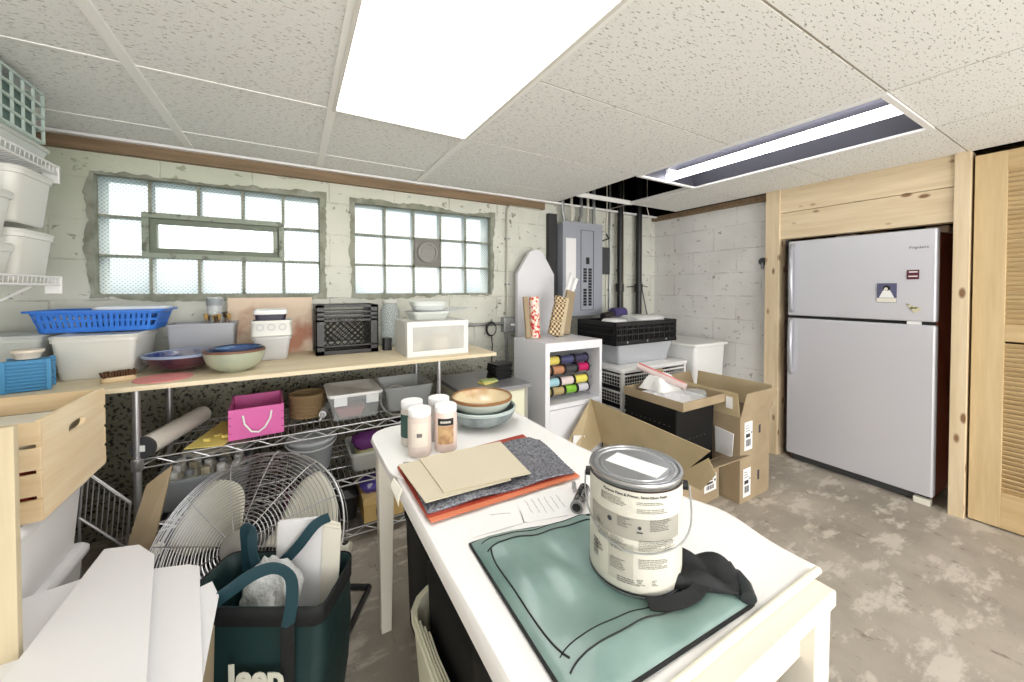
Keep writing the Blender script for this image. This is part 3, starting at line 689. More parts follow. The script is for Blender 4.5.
# pink box
t = thing('pink_box', 'open pink wooden box with white rope handle on the wire shelf', 'box', (-.155, 2.185, MZ), math.radians(3)); mb = MB()
mb.box(-.105, .105, -.14, -.130, 0, .135); mb.box(-.105, .105, .130, .14, 0, .135); mb.box(-.105, -.096, -.13, .13, 0, .135); mb.box(.096, .105, -.13, .13, 0, .135); mb.box(-.096, .096, -.13, .13, 0, .008)
mb.build('body', pink, t, bevel=.0015)
MB().tube([(-.052, -.142, .105), (-.045, -.158, .07), (-.02, -.163, .035), (.005, -.163, .028), (.03, -.162, .045), (.05, -.156, .08), (.056, -.142, .112)], .0042, 8).build('rope_handle', paper, t, smooth=True)
mb = MB()
for z in (.03, .065, .10):
    for x in (-.103, .095): mb.box(x, x+.008, -.1412, -.1395, z, z+.003)
mb.build('joint_notch', M('dark pink line', (120, 40, 86), .6), t)  # notch lines in a darker pink
# rope coil basket
t = thing('rope_basket', 'round coiled rope basket on the wire shelf beside the pink box', 'basket', (.06, 2.27, MZ)); mb = MB()
for k in range(14): r_ = .078+.010*abs(k/13-.3)*.5+.002*(k % 2); mb.loft([[(math.cos(2*PI*j/36)*(r_+.0045*math.cos(q)), math.sin(2*PI*j/36)*(r_+.0045*math.cos(q)), .006+.0085*k+.0045*math.sin(q)) for j in range(36)] for q in (0, PI/3, 2*PI/3, PI, 4*PI/3, 5*PI/3)], closed=True)
mb.lathe([(.07, 0), (.07, .004)], 36); mb.build('body', M('jute rope', (150, 126, 90), .9, bump=(60, .5)), t, smooth=True)
t = thing('glue_tube', 'white nozzle tube lying beside the clear lidded bin', 'tube', (.125, 2.16, MZ+.022))
MB().tube([(.03, .16, 0), (0, 0, 0)], .018, 18).build('barrel', whitep, t, smooth=True); MB().tube([(0, 0, 0), (-.006, -.028, -.002), (-.014, -.065, -.006)], .011, 14, r1=.004).build('nozzle', M('bright white', (248, 248, 246), .4), t, smooth=True)
t = bin_thing('storage_bin', 'clear bin with white latching lid on the middle wire shelf', 'bin', (.275, 2.20, MZ), .25, .30, .125, clear, taper=.86, lid=whitep, latch=None)
for sx in (-.075, .075): MB().box(sx-.03, sx+.03, -.163, -.155, .085, .128).build('latch', M('pale latch', (225, 228, 228), .35), t)
tag(MB().loft([rloop(.10, .07, .01, 0), rloop(.15, .10, .01, .05), rloop(.14, .09, .01, .052)]).build('pink_tray', M('dusty pink', (206, 142, 136), .6), loc=(.25, 2.13, MZ+.010), smooth=True), 'dusty pink tray seen inside the clear lidded bin', 'tray')
t = bin_thing('storage_bin', 'open clear bin of odds and ends at the right end of the middle shelf', 'bin', (.555, 2.215, MZ), .26, .30, .135, M('greyish clear plastic', (200, 204, 206), .2, alpha=.42), taper=.88)
tag(MB().tube([(.09*math.cos(a*PI/16), .09*math.sin(a*PI/16), .004*a/8) for a in range(33)], .006, 6).build('cable_coil', M('pale cable', (196, 196, 192), .5), loc=(.51, 2.19, MZ+.03), smooth=True, rx=.9), 'pale coiled cable standing in the open clear bin', 'cable')
tag(MB().loft([rloop(.10, .12, .02, 0), rloop(.11, .13, .03, .05), rloop(.07, .10, .02, .075)]).build('dark_bundle', M('dark grey cloth', (64, 70, 76), .8), loc=(.61, 2.21, MZ+.011), smooth=True), 'dark grey bundle in the open clear bin', 'bundle')

# -- lower wire shelf
t = bin_thing('storage_bin', 'grey bin full of small white bottles behind the fan', 'bin', (-.345, 2.20, LZ), .32, .30, .135, M('grey translucent bin', (160, 166, 170), .4, alpha=.85), taper=.9)
for i in range(5):
    for j in range(3):
        b = thing('small_bottle', 'white bottle in the grey bin, %s in the %s row' % (('leftmost', 'second from the left', 'middle one', 'second from the right', 'rightmost')[i], ('front', 'middle', 'back')[j]), 'bottle', (-.345-.11+.055*i, 2.20-.08+.075*j, LZ+.0095), 0, 'white bottles in the grey bin')
        MB().lathe([(.02, 0), (.022, .004), (.022, .095), (.013, .108)], 16).build('body', offw, b, smooth=True)
        MB().lathe([(.016, .1085), (.016, .135), (.014, .137)], 16).build('cap', [whitep, greyp, M('tan cap', (196, 186, 160), .5)][(i+j) % 3 if rnd.random() < .5 else 0], b, smooth=True)
tag(MB().loft([rloop(.24, .14, .05, 0), rloop(.27, .16, .06, .012), rloop(.25, .14, .06, .016)]).build('white_tray', offw, loc=(-.33, 2.33, LZ+.148), smooth=True, rz=.05), 'shallow white tray lying on the bottles in the grey bin', 'tray')
t = thing('ribbed_bucket', 'ribbed grey plastic bucket with clear lid on the lower wire shelf', 'bucket', (.075, 2.215, LZ)); n = 56
mb = MB(); ribs = lambda r, z: [((r+.0025*(j % 2))*math.cos(2*PI*j/n), (r+.0025*(j % 2))*math.sin(2*PI*j/n), z) for j in range(n)]
mb.loft([ribs(.085, 0), ribs(.105, .15)]); mb.build('body', M('grey bucket', (176, 182, 186), .4, alpha=.85), t, smooth=True)
MB().lathe([(.112, .150), (.116, .152), (.116, .162), (.108, .166), (.104, .160), (.02, .160)], 48).build('lid', M('greyish lid', (196, 202, 206), .3), t, smooth=True)
MB().tube([(.118*math.cos(a), .118*math.sin(a), .148-.02*math.sin((a-PI)/PI*PI)) for a in [PI+PI*k/12 for k in range(13)]], .004, 8).build('handle', M('pale grip', (206, 208, 210), .4), t, smooth=True)
t = bin_thing('storage_bin', 'frosted bin with purple pouch in it on the lower wire shelf', 'bin', (.345, 2.155, LZ), .20, .26, .10, M('cloudy bin', (206, 208, 200), .3, alpha=.6), taper=.88)
tag(MB().loft([rloop(.12, .10, .03, 0), rloop(.16, .12, .04, .03), rloop(.15, .12, .04, .055), rloop(.08, .06, .03, .075)]).build('purple_pouch', purple, loc=(.345, 2.16, LZ+.08), smooth=True, rz=.2), 'crumpled purple pouch lying in the frosted bin', 'pouch')
tag(MB().loft([rloop(.10, .12, .03, 0), rloop(.13, .16, .03, .05), rloop(.10, .12, .03, .07)]).build('green_packet', M('greenish contents', (170, 170, 120), .7), loc=(.345, 2.15, LZ+.011), smooth=True), 'olive packet at the bottom of the frosted bin', 'packet')
tag(MB().loft([rloop(.18, .18, .03, 0), rloop(.20, .2, .04, .10), rloop(.12, .14, .04, .16)]).build('dark_bag', M('near black bag', (38, 36, 44), .7), loc=(.56, 2.23, LZ+.0), smooth=True), 'black crumpled bag at the right end of the lower wire shelf', 'bag')
# -- bottom wire shelf
t = thing('kraft_box', 'kraft storage box with metal label holder on the bottom wire shelf', 'box', (.40, 2.12, KZ))
MB().box(-.10, .10, -.11, .13, 0, .085).build('body', M('kraft board', (204, 172, 110), .7), t, bevel=.002)
MB().box(-.103, .103, -.113, .133, .087, .125).build('lid', M('kraft lid', (212, 182, 122), .7), t, bevel=.002)
mb = MB(); ring(mb, -.04, .03, .03, .065, .004, -.114, -.1105); mb.build('label_holder', M('dark metal', (70, 60, 50), .4, .6), t)
tag(MB().loft([rloop(.16, .14, .03, 0), rloop(.19, .17, .05, .025), rloop(.10, .09, .03, .05)]).build('snack_packet', M('violet packet', (96, 84, 170), .3, noise=(14, (216, 212, 224), .5, .56)), loc=(.39, 2.13, KZ+.126), smooth=True), 'shiny violet and white packet on the kraft box', 'packet')
tag(MB().loft([rloop(.12, .18, .03, 0), rloop(.14, .2, .03, .12), rloop(.10, .14, .04, .15)]).build('dark_case', black, loc=(.22, 2.17, KZ), smooth=True), 'black case beside the kraft box on the bottom shelf', 'case')
bin_thing('storage_bin', 'dark grey bin at the left end of the bottom wire shelf', 'bin', (-.30, 2.22, KZ), .42, .32, .20, M('dim grey bin', (96, 100, 102), .5), taper=.9)
tag(MB().loft([rloop(.16, .2, .03, 0), rloop(.17, .22, .03, .14), rloop(.14, .18, .04, .16)]).build('magenta_bundle', M('magenta cloth', (120, 60, 84), .8), loc=(.035, 2.20, KZ), smooth=True), 'magenta cloth bundle on the bottom wire shelf behind the fan', 'bundle')

# -- left wall: white wire shelf with bins, green crate
t = thing('wire_bin_shelf', 'white coated two-level wire shelf fixed to the left wall', 'shelf', (XL, 1.85, 1.29)); DX = .36
for zz in (0, .44):
    mb = MB()
    for x in (.006, .12, .24, DX): mb.tube([(x, -.85, zz), (x, .36, zz)], .004, 6)
    for k in range(48): y = -.85+.0257*k; mb.tube([(.006, y, zz+.004), (DX, y, zz+.004), (DX+.002, y, zz+.03)], .002, 4)
    mb.tube([(DX+.002, -.85, zz+.03), (DX+.002, .36, zz+.03)], .004, 6); s_ = mb.build('wire_deck', whitep, t)
    MB().box(DX-.04, DX+.006, .362, .372, zz-.035, zz+.035).build('end_bracket', whitep, s_, bevel=.002)
    for y in (-.6, .30): MB().tube([(.004, y, zz-.22), (DX-.05, y, zz-.006)], .005, 6).build('brace', whitep, s_)
for k, (y, z, W_, D_, H_, lb) in enumerate(((2.06, 1.32, .30, .22, .19, 'lower milky bin at the window end of the wall shelf'), (2.06, 1.514, .30, .22, .20, 'upper milky bin stacked at the window end of the wall shelf'), (1.82, 1.32, .30, .22, .13, 'short milky bin second from the window end of the wall shelf'), (1.82, 1.452, .30, .22, .16, 'milky bin stacked second from the window end of the wall shelf'))):
    bin_thing('milky_bin', lb, 'bin', (XL+.215, y, z-.022 if k in (0, 2) else z-.010), W_, D_, H_-.02, frost2, rz=PI/2*0, taper=.9, lid=frost2 if k != 2 else frost2, r=.03, group=None)
t = bin_thing('milky_bin', 'milky bin with green things in it on the upper wire deck', 'bin', (XL+.2, 1.98, 1.738), .30, .42, .075, frost, taper=.9)
# green lattice crate on the upper deck
t = thing('lattice_crate', 'grey-green lattice crate close to the ceiling on the upper left shelf', 'crate', (XL+.215, 1.87, 1.816)); mb = MB()
W_, D_, H_ = .30, .48, .19
for z in (0, .045, .09, .135, .18):
    for s_ in (-1, 1):
        mb.box(s_*W_/2-.004, s_*W_/2+.004, -D_/2, D_/2, z, z+.008); mb.box(-W_/2, W_/2, s_*D_/2-.004, s_*D_/2+.004, z, z+.008)
for k in range(9):
    y = -D_/2+D_*k/8
    for s_ in (-1, 1): mb.box(s_*W_/2-.003, s_*W_/2+.003, y-.004, y+.004, 0, H_-.002)
for k in range(6):
    x = -W_/2+W_*k/5
    for s_ in (-1, 1): mb.box(x-.004, x+.004, s_*D_/2-.003, s_*D_/2+.003, 0, H_-.002)
mb.box(-W_/2, W_/2, -D_/2, D_/2, -.002, .004)
mb.build('lattice', M('white green lattice', (196, 212, 204), .4), t)
MB().box(-W_/2+.012, W_/2-.012, -D_/2+.02, D_/2-.012, .005, .165).build('liner', M('grey-green liner', (108, 134, 126), .6), t, bevel=.01)

# -- wooden crate on white drawers at the left
t = thing('white_drawer_tower', 'stack of three white plastic drawers below the pine crate', 'drawers', (-.83, 1.55, 0)); W_, D_ = .50, .38
for k in range(3):
    z = .229*k
    dr = MB().loft([rloop(W_-.05, D_-.04, .02, z+.001), rloop(W_-.02, D_-.02, .02, z+.19), rloop(W_-.06, D_-.06, .02, z+.195)]).build('drawer', white, t, smooth=True)
    MB().loft([rloop(W_, D_, .02, z+.196), rloop(W_+.006, D_+.006, .02, z+.20), rloop(W_+.006, D_+.006, .02, z+.216), rloop(W_-.01, D_-.01, .02, z+.2275), rloop(W_-.05, D_-.05, .02, z+.2275)]).build('lid', foam, t, smooth=True)
CR = .6885
t = thing('pine_crate', 'slatted pine crate with oval hand hole on the white drawers', 'crate', (-.79, 1.585, CR)); W_, D_, H_ = .48, .355, .255; th = .011
def hole_panel(L_, H_, th, hw, hh, hz):      # end panel with an oval hand hole, in the y-z plane
    corners = [math.atan2(cz-hz, cy) for cy in (-L_/2, L_/2) for cz in (0, H_)]
    angs = sorted([-PI+2*PI*k/48+.01 for k in range(48)]+corners); hp = []; op = []
    for a in angs:
        c_, s_ = math.cos(a), math.sin(a); top = (H_-hz) if s_ > 0 else hz
        k_ = min((L_/2)/max(abs(c_), 1e-6), top/max(abs(s_), 1e-6)); op.append((c_*k_, hz+s_*k_))
        q = (abs(c_/hw)**3+abs(s_/hh)**3)**(-1/3); hp.append((c_*q, hz+s_*q))
    return MB().loft([[(0, y, z) for y, z in op], [(th, y, z) for y, z in op], [(th, y, z) for y, z in hp], [(0, y, z) for y, z in hp]], closed=True)
e1 = hole_panel(D_, H_, th, .048, .014, .19).build('end_panel', m_crate_y, t); e1.location = (W_/2-th, 0, 0)
e2 = hole_panel(D_, H_, th, .048, .014, .19).build('end_panel', m_crate_y, t); e2.location = (-W_/2, 0, 0)
for sy in (-1, 1):
    for k in range(4):
        z = .002+k*.065; MB().box(-W_/2-.001, W_/2+.001, sy*(D_/2+.005)-.0045, sy*(D_/2+.005)+.0045, z, z+.055).build('slat', m_crate, t, bevel=.001)
for k in range(4): MB().box(-W_/2+th, W_/2-th, -.16+.083*k, -.095+.083*k, .001, .008).build('bottom_slat', m_crate, t)
mb = MB()
for k in range(4): mb.box(W_/2+.0002, W_/2+.0016, D_/2-.012, D_/2-.008, .028+.065*k, .032+.065*k)
for (z, lb, m_) in ((.009, 'red', red), (.075, 'rust red', M('rust red', (168, 66, 44), .6)), (.14, 'white', offw)):
    tag(MB().loft([rloop(.40, .30, .02, 0), rloop(.42, .31, .02, .05), rloop(.41, .30, .02, .062)]).build('folded_cloth', m_, loc=(-.79, 1.585, CR+z), smooth=True), '%s folded cloth inside the slatted pine crate' % lb, 'cloth')
# tan panel at the very left
tag(MB().box(-1.12, -.507, 1.195, 1.212, 0, .985).build('tan_panel', m_tan, bevel=.001), 'tall plain tan panel standing at the far left beside the pine crate', 'panel')
# loose wire rack leaning
t = thing('wire_rack', 'loose chrome wire rack tilted between the white drawers and shelving', 'rack', (-.58, 1.80, .012)); mb = MB()
def pw(u, v): return (-.05+.11*u-.012*v, .05+.02*u, .640-.155*u-.165*v)
for v in (0, .03, 1): mb.tube([pw(0, v), pw(1, v)], .004, 6)
for u in (0, 1): mb.tube([pw(u, 0), pw(u, 1)], .004, 6)
for k in range(1, 9): mb.tube([pw(k/9, 0), pw(k/9, 1)], .002, 5)
mb.tube([pw(0, 1), (pw(0, 1)[0], pw(0, 1)[1], .0)], .004, 6); mb.tube([pw(1, 1), (pw(1, 1)[0], pw(1, 1)[1], .0)], .004, 6)
mb.build('wires', chrome, t)
# flat cardboard leaning in front of the post
tag(MB().plate([(-.60, 1.76, .0), (-.50, 1.74, .0), (-.385, 1.80, .632), (-.460, 1.82, .57)], .008).build('cardboard_sheet', card), 'tall flattened cardboard leaning upright left of the fan', 'cardboard')

# ================================================================== WALL FIXTURES
t = thing('conduit_pipe', 'thin painted conduit running down the wall right of the second window', 'pipe', (1.50, 2.66, 1.06))
MB().tube([(.32, -.004, .895), (.10, -.012, .90), (.03, -.012, .895), (.006, -.012, .87), (0, -.012, .83), (0, -.012, 0)], .009, 10).build('run', M('painted conduit', (196, 196, 180), .5), t, smooth=True)
for z in (.25, .62): MB().box(-.02, .02, -.022, 0, z, z+.012).build('strap', galv, t)
t = thing('junction_box', 'square steel junction box where two conduits meet beside the white arch', 'box', (1.50, 2.64, .975))
MB().box(-.05, .05, -.03, .03, -.045, .075).build('body', galv, t, bevel=.004); MB().box(-.045, .045, -.034, -.0305, -.035, .07).build('cover', galv, t, bevel=.002)
MB().tube([(.01, -.035, .015), (.03, -.06, .015)], .010, 8).build('plug', paper, t, smooth=True)
tag(MB().tube([(1.12, 2.645, 1.0), (1.449, 2.645, 1.0)], .012, 10).build('conduit_pipe', galv, smooth=True), 'short horizontal conduit running left from the steel junction box', 'pipe')
tag(MB().tube([(1.49, 2.645, .929), (1.49, 2.645, .0)], .012, 10).build('conduit_pipe', galv, smooth=True), 'vertical conduit running down to the floor under the junction box', 'pipe')
mb = MB(); cx, cz = 1.335, .965
for q in range(3): mb.tube([(cx+(.045-.003*q)*math.cos(2*PI*k/24), 2.615-.006*q, cz+(.055-.003*q)*math.sin(2*PI*k/24)) for k in range(24)], .004, 6, closed=True)
mb.tube([(cx, 2.61, cz-.05), (cx+.012, 2.615, cz-.12), (cx+.012, 2.63, cz-.30)], .004, 6); mb.tube([(cx, 2.61, cz+.05), (cx, 2.645, 1.013)], .004, 6)
tag(mb.build('cable_coil', rubber, smooth=True), 'black cable coiled and hung on the horizontal conduit', 'cable')
# arch-topped white board
tag(MB().add([(x, y, z) for y in (2.56, 2.60) for x, z in ((1.545, 0), (1.905, 0), (1.905, 1.40), (1.79, 1.58), (1.745, 1.60), (1.705, 1.60), (1.66, 1.58), (1.545, 1.40))],
   [(0, 1, 2, 3, 4, 5, 6, 7), (15, 14, 13, 12, 11, 10, 9, 8)]+[(i, (i+8), 8+(i+1) % 8, (i+1) % 8) for i in range(8)]).build('arched_board', M('white laminate', (226, 226, 230), .4), bevel=.003), 'tall white board with sloped arch top leaning on the wall left of the panel', 'board')
# electrical panel
tag(MB().box(1.90, 1.988, 2.63, 2.67, .9, 1.93).build('backing_board', M('charcoal plywood', (56, 56, 56), .8)), 'charcoal backing board on the wall behind the grey electrical panel', 'board')
t = thing('electrical_panel', 'grey electrical breaker panel on the back wall with open breaker columns', 'panel', (2.22, 2.61, 1.06)); W_, H_ = .455, .79
grey = M('panel grey', (158, 162, 172), .4)
MB().box(-W_/2+.01, W_/2-.01, -.05, .06, 0, H_).build('box', grey, t)
mb = MB(); mb.box(-W_/2, W_/2, -.056, -.0505, -.02, H_+.015); mb.build('cover', grey, t, bevel=.002)
mb = MB(); ring(mb, -.03, .12, .03, H_-.05, .004, -.0595, -.0562); mb.build('door_outline', M('panel dark line', (70, 72, 78), .5), t)
MB().box(-.195, -.085, -.058, -.0562, .22, .66).build('paper_chart', paper, t)
pb = MB()
MB().box(.032, .07, -.059, -.0562, .44, .50).build('main_breaker', black, t, bevel=.001)
for cxx in (.02, .078):
    for k in range(13):
        if cxx < .05 and 6 <= k <= 7: continue
        MB().box(cxx-.018, cxx+.018, -.060, -.0562, .07+.026*k, .091+.026*k).build('breaker', black, t)
for k, (x, dx) in enumerate(((-.17, -.02), (-.09, .0), (.0, .02), (.10, 0), (.17, .0))):
    MB().tube([(x, 0, H_), (x, 0, H_+.05), (x+dx, 0, H_+.09), (x+dx, 0, H_+.50)], .012 if k % 2 else .017, 10).build('conduit', [galv, M('white cable', (214, 210, 196), .5)][k % 2], t, smooth=True)
t = thing('disconnect_switch', 'small black switch box with lever right of the grey panel', 'switch', (2.53, 2.63, 1.42))
MB().box(-.045, .06, -.03, .04, 0, .25).build('body', darkg, t, bevel=.003)
MB().tube([(-.05, -.03, .22), (-.07, -.05, .30), (.02, -.05, .33), (-.01, -.05, .37)], .008, 8).build('lever', black, t, smooth=True)
for k, (x, y, r_, lb) in enumerate(((2.72, 2.60, .028, 'thick black drain pipe nearer the grey panel'), (2.98, 2.60, .030, 'thick black drain pipe nearer the room corner'))):
    t = thing('drain_pipe', lb, 'pipe', (x, y, 0)); MB().tube([(0, 0, 0), (0, 0, 2.595)], r_, 18).build('pipe', black, t, smooth=True)
    MB().lathe([(r_+.001, 1.25), (r_+.010, 1.255), (r_+.010, 1.33), (r_+.001, 1.335)], 18).build('coupling', black, t, smooth=True)
MB_ = [(2.64, .010, galv, 'thin grey conduit just left of the black drain pipe'), (2.60, .006, offw, 'thin cream cable beside the black switch box'), (2.82, .007, M('tan cable', (150, 140, 120), .6), 'thin tan pipe between the two black drain pipes')]
for x, r_, m_, lb in MB_: tag(MB().tube([(x, 2.655, 0), (x, 2.655, 2.595)], r_, 8).build('thin_pipe', m_, smooth=True), lb, 'pipe')
tag(MB().tube([(2.86, 2.64, 1.30), (3.00, 2.55, 1.31), (3.16, 2.64, 1.30)], .004, 6).build('wire', rubber, smooth=True), 'short dark wire crossing the corner drain pipe', 'wire')
tag(MB().tube([(3.05, 2.65, 1.6), (3.07, 2.64, 1.3), (3.12, 2.62, 1.05), (3.18, 2.62, .9)], .006, 6).build('wire', rubber, smooth=True), 'black cable slanting down in the room corner', 'wire')
# bell-like bracket on the right wall beside the pine post
t = thing('wall_hook', 'small dark round hook fixing on the white wall by the pine post', 'hook', (3.30, 1.60, 1.50))
MB().tube([(-.03, 0, 0), (0, 0, 0)], .03, 14).build('plate', darkg, t, smooth=True); MB().tube([(-.02, 0, -.01), (-.03, 0, -.06)], .012, 10).build('hook', greyp, t, smooth=True)

# ================================================================== DESK, SPOOL CABINET, WIRE DRAWERS
t = thing('metal_cabinet', 'cream drawer cabinet with grey metal top behind the bowls', 'cabinet', (1.02, 2.14, 0))
MB().box(-.20, .20, -.20, .24, .02, .675).build('body', M('cream enamel', (222, 220, 196), .4), t)
MB().box(-.215, .235, -.225, .25, .676, .70).build('top', M('grey metal top', (146, 146, 150), .35, .5), t, bevel=.002)
for k in range(3): MB().box(-.19, .19, -.212, -.2005, .06+.205*k, .255+.205*k).build('drawer', M('cream drawer', (228, 226, 200), .4), t, bevel=.003)
for k in range(3): MB().box(-.05, .05, -.218, -.2125, .22+.205*k, .23+.205*k).build('drawer_pull', galv, t)
MB().box(.2005, .225, -.20, .24, .02, .675).build('side_rail', M('grey side', (160, 158, 148), .5), t)
for k in range(6):
    tag(MB().loft([rloop(.13, .10, .008, 0), rloop(.135, .105, .008, .004), rloop(.135, .105, .008, .014), rloop(.13, .10, .008, .016)]).build('black_case', black, loc=(1.17+.004*(k % 3)-.02, 2.14, .7005+.0165*k), rz=.15+.04*(k % 2), smooth=True),
        'thin black plastic case, %s of the pile on the metal cabinet' % ('topmost', 'second from the top', 'third from the top', 'third from the bottom', 'second from the bottom', 'lowest')[5-k], 'case', 'black cases piled on the metal cabinet')
for k, (dx, rz_, m_, lb) in enumerate(((0, .3, yellow, 'lower yellow-green paper packet beside the black cases'), (.01, -.1, M('green print', (186, 200, 130), .6), 'upper pale green paper packet beside the black cases'))):
    tag(MB().loft([rloop(.10, .07, .008, 0), rloop(.105, .075, .01, .004), rloop(.10, .07, .008, .008)]).build('paper_packet', m_, loc=(1.025+dx, 2.06, .7005+.0085*k), rz=rz_, smooth=True), lb, 'packet')

t = thing('spool_cabinet', 'white cabinet with an open bay of ribbon spools behind the table', 'cabinet', (1.61, 2.125, 0)); lam = M('white laminate cabinet', (232, 232, 236), .4)
W_, D_, H_ = .48, .39, .93
MB().box(-W_/2, -W_/2+.035, -D_/2, D_/2, 0, H_).build('side_panel', lam, t, bevel=.001); MB().box(W_/2-.022, W_/2, -D_/2, D_/2, 0, H_).build('side_panel', lam, t, bevel=.001)
MB().box(-W_/2+.035, W_/2-.022, -D_/2, D_/2, H_-.055, H_).build('top_panel', lam, t); MB().box(-W_/2+.035, W_/2-.022, -D_/2+.001, D_/2, .50, .53).build('shelf', lam, t)
MB().box(-W_/2+.035, W_/2-.022, D_/2-.012, D_/2, .53, H_-.055).build('back_panel', M('grey back', (176, 174, 170), .6), t)
for z0, z1 in ((.02, .245), (.25, .495)):
    MB().box(-W_/2+.037, W_/2-.024, -D_/2, D_/2-.02, z0, z1).build('drawer', lam, t, bevel=.002)
for z in (.80, .735, .655, .595): MB().tube([(-W_/2+.035, -.115, z), (W_/2-.022, -.115, z)], .005, 8).build('rod', chrome, t, smooth=True)
rows = [(.80, 0, (('yellow', (222, 206, 104)), ('dark blue', (72, 74, 112)), ('slate purple', (62, 60, 88)))), (.735, -.06, (('brown', (150, 104, 78)), ('peach tan', (186, 132, 98)), ('charcoal', (70, 70, 74)), ('magenta', (190, 30, 96)))),
        (.655, 0, (('pale blue', (158, 202, 214)), ('blush white', (226, 208, 206)), ('lemon', (226, 218, 100)))), (.595, -.06, (('olive', (150, 140, 70)), ('khaki tan', (176, 156, 110)), ('lime green', (128, 186, 60)), ('silver white', (206, 204, 212))))]
for ri, (z, off, cols) in enumerate(rows):
    x = -W_/2+.04
    for ci, (cn, cc) in enumerate(cols):
        wd = .118 if off == 0 else .103; wd = wd*.5 if (off and ci == 0) else wd
        cx = x+wd/2; x += wd+.004
        s_ = thing('ribbon_spool', '%s ribbon spool on the %s rod of the white cabinet' % (cn, ('top', 'second', 'third', 'lowest')[ri]), 'spool', (1.61+cx, 2.125-.115, z), 0, 'ribbon spools in the white cabinet')
        for e_ in (-1, 1): MB().tube([(e_*(wd/2-.006), 0, 0), (e_*wd/2, 0, 0)], .034, 24).build('flange', black, s_, smooth=True)
        MB().tube([(-wd/2+.0065, 0, 0), (wd/2-.0065, 0, 0)], .028, 24).build('ribbon', M('ribbon '+cn, cc, .35), s_, smooth=True)

# things standing on the spool cabinet
def leaner(name, lab, cat, b0, b1, wd, th, m_, tilt=None, grp=None):   # a long slat from b0 (foot) to b1 (head)
    p0, p1 = Vector(b0), Vector(b1); d_ = (p1-p0); ax = Vector((1, 0, 0)); ax = (ax-d_*ax.dot(d_)/d_.dot(d_)).normalized(); nn = ax.cross(d_.normalized())
    mb = MB(); vs = []
    for q in (Vector((0, 0, 0)), d_):
        for sx, sy in ((-1, -1), (1, -1), (1, 1), (-1, 1)): vs.append(q+ax*sx*wd/2+nn*sy*th/2)
    mb.add(vs, [(3, 2, 1, 0), (4, 5, 6, 7), (0, 1, 5, 4), (1, 2, 6, 5), (2, 3, 7, 6), (3, 0, 4, 7)])
    lo = min(v.z for v in vs); o = mb.build(name, m_, loc=(p0.x, p0.y, .9305-lo)); return tag(o, lab, cat, grp)
g = NG('red floral paper'); c = g.mix(g.rng(g.noise(g.map(), 42, 3), .50, .54), (244, 226, 214), (206, 60, 50)); c = g.mix(g.rng(g.noise(g.map(loc=(3, 1, 2)), 60, 2), .60, .63), c, (232, 170, 90)); g.L(c, g.b.inputs['Base Color']); m_flor = g.m
g = NG('brown gingham'); ch = g.n('ShaderNodeTexChecker'); ch.inputs['Scale'].default_value = 55; g.L(g.map(), ch.inputs[0]); c = g.mix(ch.outputs['Fac'], (214, 194, 154), (92, 66, 40)); g.L(c, g.b.inputs['Base Color']); m_ging = g.m
leaner('wooden_slat', 'plain tan slat beside the red floral panel on the white cabinet', 'slat', (1.415, 2.20, 0), (1.415, 2.24, .29), .035, .02, card)
tag(MB().tube([(0, 0, 0), (0, .02, .29)], .036, 20).build('floral_roll', m_flor, loc=(1.475, 2.20, .932), smooth=True), 'roll of red and cream floral paper standing on the white cabinet', 'roll')
leaner('gingham_slat', 'brown gingham patterned slat leaning right on the white cabinet', 'slat', (1.60, 2.16, 0), (1.70, 2.20, .27), .085, .03, m_ging)
leaner('wooden_slat', 'pale wooden slat leaning right of the gingham slat', 'slat', (1.675, 2.17, 0), (1.77, 2.22, .27), .03, .02, m_tan)
leaner('cardboard_strip', 'kraft cardboard strip standing rightmost on the white cabinet', 'strip', (1.75, 2.22, 0), (1.84, 2.26, .32), .075, .02, card)
for k, (x0, x1, h, lb) in enumerate(((1.69, 1.89, .46, 'taller white roll leaning behind the kraft strip'), (1.73, 1.93, .42, 'shorter white roll leaning behind the kraft strip'))):
    tag(MB().tube([(0, 0, 0), (x1-x0, .03, h)], .018, 16).build('paper_roll', paper, loc=(x0, 2.275, .939), smooth=True), lb, 'roll')

